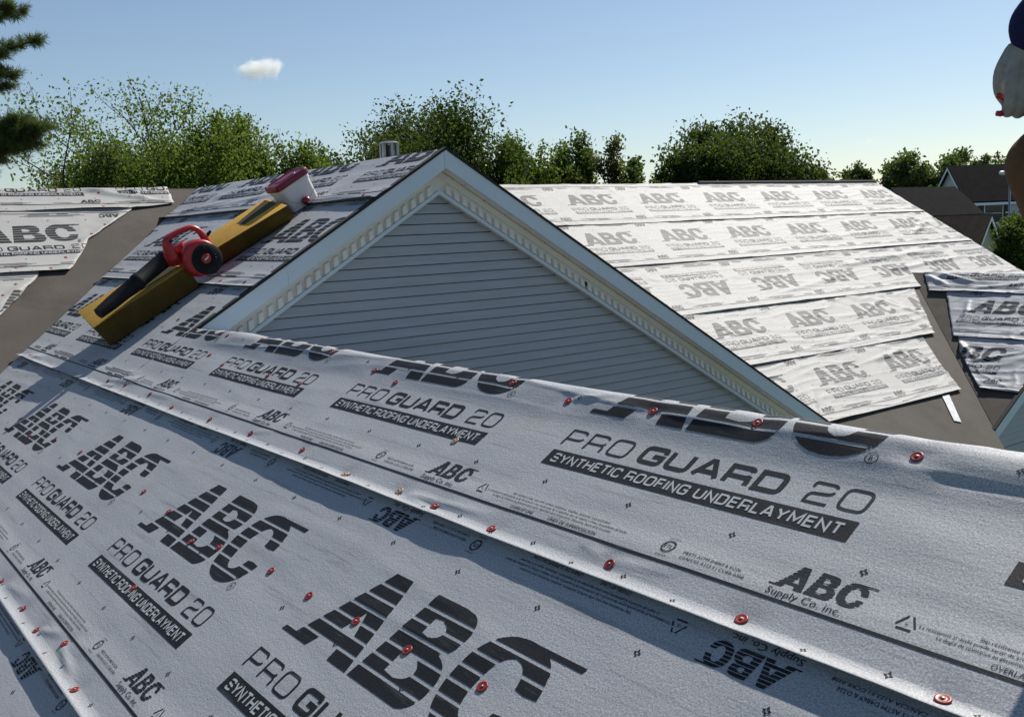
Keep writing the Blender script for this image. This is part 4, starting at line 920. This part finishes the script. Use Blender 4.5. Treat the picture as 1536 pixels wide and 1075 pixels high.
per = flesh('person', [([bp(0,0,.35), bp(0,0,.60), bp(-.01,0,.82), bp(.01,0,.93), bp(.03,0,1.0)], [.10,.10,.09,.052,.055]),
    ([bp(.02,0,1.0), bp(.025,0,1.06), bp(.02,0,1.12), bp(.015,0,1.15)], [.060,.082,.080,.055]), ([bp(.07,0,.985), bp(.085,0,1.02)], [.045,.05]),
    ([bp(.105,0,1.055), bp(.118,0,1.035)], [.012,.014]), ([bp(.02,.083,1.06), bp(.02,.086,1.03)], [.016,.012]), ([bp(.02,-.083,1.06), bp(.02,-.086,1.03)], [.016,.012]),
    ([shL, el, wr], [.04,.035,.026]), ([shR, elR, wrR], [.04,.035,.026]), ([bp(0,.09,.33), kn], [.06,.045]), ([kn, ftL], [.045,.035]), ([bp(0,-.09,.33), bp(.0,-.11,-.14), ftR], [.07,.05,.04]),
    ([bp(0,.09,.33), bp(0,-.09,.33)], [.08,.08]), ([shL, shR], [.045,.045])], M_skin, None, .010, tuple(bp(0,0,-.6)))
tag(per, 'person in navy sweatshirt and brown trousers stepping along the low ridge with gloved hand lowered', 'person')
for s_ in (1, -1): MB().lathe([(.0005,-.008),(.006,-.004),(.007,.002),(.0005,.008)], bp(.098, .03*s_, 1.068), (fd[0],fd[1],0), 10).obj('eye', M_black, per, smooth=True)
MB().tube([bp(.108,-.022,1.003), bp(.116,0,1.0), bp(.108,.022,1.003)], .0045, 8).obj('mouth', M_maroon, per, smooth=True)
flesh('hair', [([bp(-.04,0,1.06), bp(-.01,0,1.13), bp(.05,0,1.14)], [.072,.068,.05]), ([bp(-.02,.05,1.07), bp(-.02,-.05,1.07)], [.05,.05])], M_hair, per, .010)
flesh('sweatshirt', [([bp(0,0,.30), bp(.01,0,.50), bp(0,0,.70), bp(-.01,0,.86), bp(0,0,.90)], [.135,.135,.145,.12,.075]), ([bp(0,.07,.32), bp(0,.08,.60), bp(-.01,.10,.82)], [.11,.115,.10]), ([bp(0,-.07,.32), bp(0,-.08,.60), bp(-.01,-.10,.82)], [.11,.115,.10]),
    ([bp(-.01,.10,.86), shL, (shL+el)/2, el, el*.55+wr*.45, wr*.92+el*.08], [.09,.085,.074,.070,.070,.064]), ([bp(-.01,-.10,.86), shR, (shR+elR)/2, elR, wrR], [.09,.085,.072,.062,.048])], M_navy, per, .011)
flesh('trousers', [([bp(0,.06,.34), bp(0,-.06,.34)], [.135,.135]), ([bp(0,.09,.32), bp(0,.09,.32)*.5+kn*.5, kn], [.105,.095,.068]), ([kn, kn*.5+ftL*.5, ftL+np.array([0,0,.03])], [.068,.070,.064]), ([bp(0,-.09,.32), bp(.0,-.10,.08), bp(.0,-.11,-.14), bp(-.04,-.11,-.4), ftR+np.array([0,0,.03])], [.105,.098,.075,.070,.066])], M_tan, per, .012)
for ft, dr in ((ftL, .115), (ftR, .0)):                # the left heel is lifted in mid-step
    F3 = np.array([fd[0], fd[1], 0])*(.9 if dr else 1); Zd = np.array([0,0,-1.]); flesh('boot', [([ft+[0,0,.09], ft+[0,0,.02], ft-F3*.04+[0,0,-.012]], [.055,.052,.045]), ([ft-F3*.05+[0,0,-.016]+Zd*dr*-.1, ft+F3*.07+[0,0,-.015]+Zd*dr*.6, ft+F3*.15+[0,0,-.018]+Zd*dr], [.042,.044,.036])], M_boot, per, .008)
# gloved left hand: back of the hand towards the viewer, fingers closed on pliers
HX = -np.array(RT); HF = np.array(FW); HD = np.array([.0,.0,-1.])
HX = HX-HD*(HX@HD); HX /= np.linalg.norm(HX)
def hp_(x, d, f): return wr+HX*x+HD*d+HF*f
ch = [([hp_(-.004,-.03,0), hp_(0,.0,0), hp_(.004,.03,.0)], [.031,.029,.028])]
for k, x in enumerate((.037,.0135,-.0105,-.0335)):
    ln = (.94,1.0,.96,.80)[k]
    ch.append(([hp_(x*.6,.025,.002), hp_(x,.088,-.004)], [.0175,.0135]))
    ch.append(([hp_(x,.088,-.004), hp_(x*.95-.004,.088+.036*ln,.010), hp_(x*.9-.010,.088+.050*ln,.036), hp_(x*.85-.014,.088+.032*ln,.052)], [.0135,.0125,.0115,.0100]))
ch.append(([hp_(.026,.02,.012), hp_(.040,.055,.030), hp_(.036,.090,.042), hp_(.020,.112,.048)], [.018,.0155,.0135,.011]))
flesh('glove', ch, M_glove, per, .0030, it=2)
chR = [([wrR, wrR+np.array([0,0,-.05])], [.034,.036])]
for k in range(4):
    b0 = wrR+np.array([fd[0],fd[1],0])*(.03-.02*k)+np.array([0,0,-.06]); chR.append(([b0, b0+np.array([ld[0]*.01,ld[1]*.01,-.05]), b0+np.array([ld[0]*.035,ld[1]*.035,-.065])], [.0135,.012,.0105]))
tb_ = wrR+np.array([fd[0],fd[1],0])*.035+np.array([0,0,-.02]); chR.append(([tb_, tb_+np.array([fd[0]*.02,fd[1]*.02,-.035]), tb_+np.array([fd[0]*.02,fd[1]*.02,-.06])], [.016,.014,.011]))
flesh('glove', chR, M_glove, per, .0055, it=3)
pl = thing('pliers', tuple(hp_(.03,.12,.03)), 'red-handled pliers held in the gloved hand', 'pliers')
for sg in (0, 1):
    q = [hp_(-.03,.128+.012*sg,.034), hp_(.0,.122+.014*sg,.034), hp_(.022,.112+.020*sg,.033), hp_(.040,.104+.034*sg,.032), hp_(.048,.101+.036*sg,.032)]
    MB().tube(q, [.0055,.0060,.0065,.0065,.0055], 10).obj('handle', M_redp, pl, smooth=True)
MB().tube([hp_(-.03,.134,.034), hp_(-.06,.140,.034), hp_(-.10,.146,.034)], [.010,.012,.004], 8).obj('jaws', M_steel, pl, smooth=True)

# ------------------------------------------------------------------ fair-weather clouds, far off
def cloud(label, px, py, wpx, hpx, d, dens, seed):
    c = ray(px, py, d); rx, rz = wpx/1480.64*d/2, hpx/1480.64*d/2
    bm = bmesh.new(); bmesh.ops.create_icosphere(bm, subdivisions=3, radius=1)
    X = np.array([RT.x, RT.y, 0]); X /= np.linalg.norm(X); Y = np.array([-X[1], X[0], 0])
    for v in bm.verts: p_ = np.array(v.co); v.co = Vector(X*p_[0]*rx+Y*p_[1]*rx+np.array([0,0,p_[2]*rz]))
    me = bpy.data.meshes.new('cloud'); bm.to_mesh(me); bm.free()
    M = bpy.data.materials.new('cloud_vapour'); M.use_nodes = True; M.node_tree.nodes.remove(bsdf(M))
    pv = N(M, 'ShaderNodeVolumePrincipled'); pv.inputs['Color'].default_value = (.98,.98,.98,1); pv.inputs['Anisotropy'].default_value = .3
    tc = N(M, 'ShaderNodeTexCoord'); mp = N(M, 'ShaderNodeMapping'); mp.inputs['Location'].default_value = (seed,0,0); L(M, tc.outputs['Object'], mp.inputs[0])
    n = N(M, 'ShaderNodeTexNoise'); n.inputs['Scale'].default_value = 2.6/rx; n.inputs['Detail'].default_value = 5; L(M, mp.outputs[0], n.inputs[0])
    g_ = N(M, 'ShaderNodeTexCoord'); sc_ = N(M, 'ShaderNodeVectorMath', operation='DIVIDE'); sc_.inputs[1].default_value = (rx, rx, rz); L(M, g_.outputs['Object'], sc_.inputs[0])
    ln_ = N(M, 'ShaderNodeVectorMath', operation='LENGTH'); L(M, sc_.outputs[0], ln_.inputs[0])
    a_ = N(M, 'ShaderNodeMath', operation='SUBTRACT'); a_.inputs[0].default_value = .62; L(M, ln_.outputs['Value'], a_.inputs[1])
    b_ = N(M, 'ShaderNodeMath', operation='MULTIPLY_ADD'); L(M, n.outputs['Fac'], b_.inputs[0]); b_.inputs[1].default_value = 1.7; b_.inputs[2].default_value = -.85
    s_ = N(M, 'ShaderNodeMath', operation='ADD'); L(M, a_.outputs[0], s_.inputs[0]); L(M, b_.outputs[0], s_.inputs[1])
    m_ = N(M, 'ShaderNodeMath', operation='MULTIPLY', use_clamp=False); L(M, s_.outputs[0], m_.inputs[0]); m_.inputs[1].default_value = dens
    x_ = N(M, 'ShaderNodeMath', operation='MAXIMUM'); L(M, m_.outputs[0], x_.inputs[0]); x_.inputs[1].default_value = 0
    L(M, x_.outputs[0], pv.inputs['Density']); L(M, pv.outputs[0], M.node_tree.nodes['Material Output'].inputs['Volume'])
    me.materials.append(M); o = bpy.data.objects.new('cloud', me); o.location = Vector(c); col.objects.link(o); tag(o, label, 'cloud', 'clouds in the blue sky')
cloud('small bright white cloud above the airy spring trees', 390, 104, 104, 46, 900, .30, 3.0)
cloud('faint thin cloud wisp above the far end of the ridge', 1300, 214, 60, 20, 1200, .02, 9.0)
scene.cycles.volume_bounces = 8
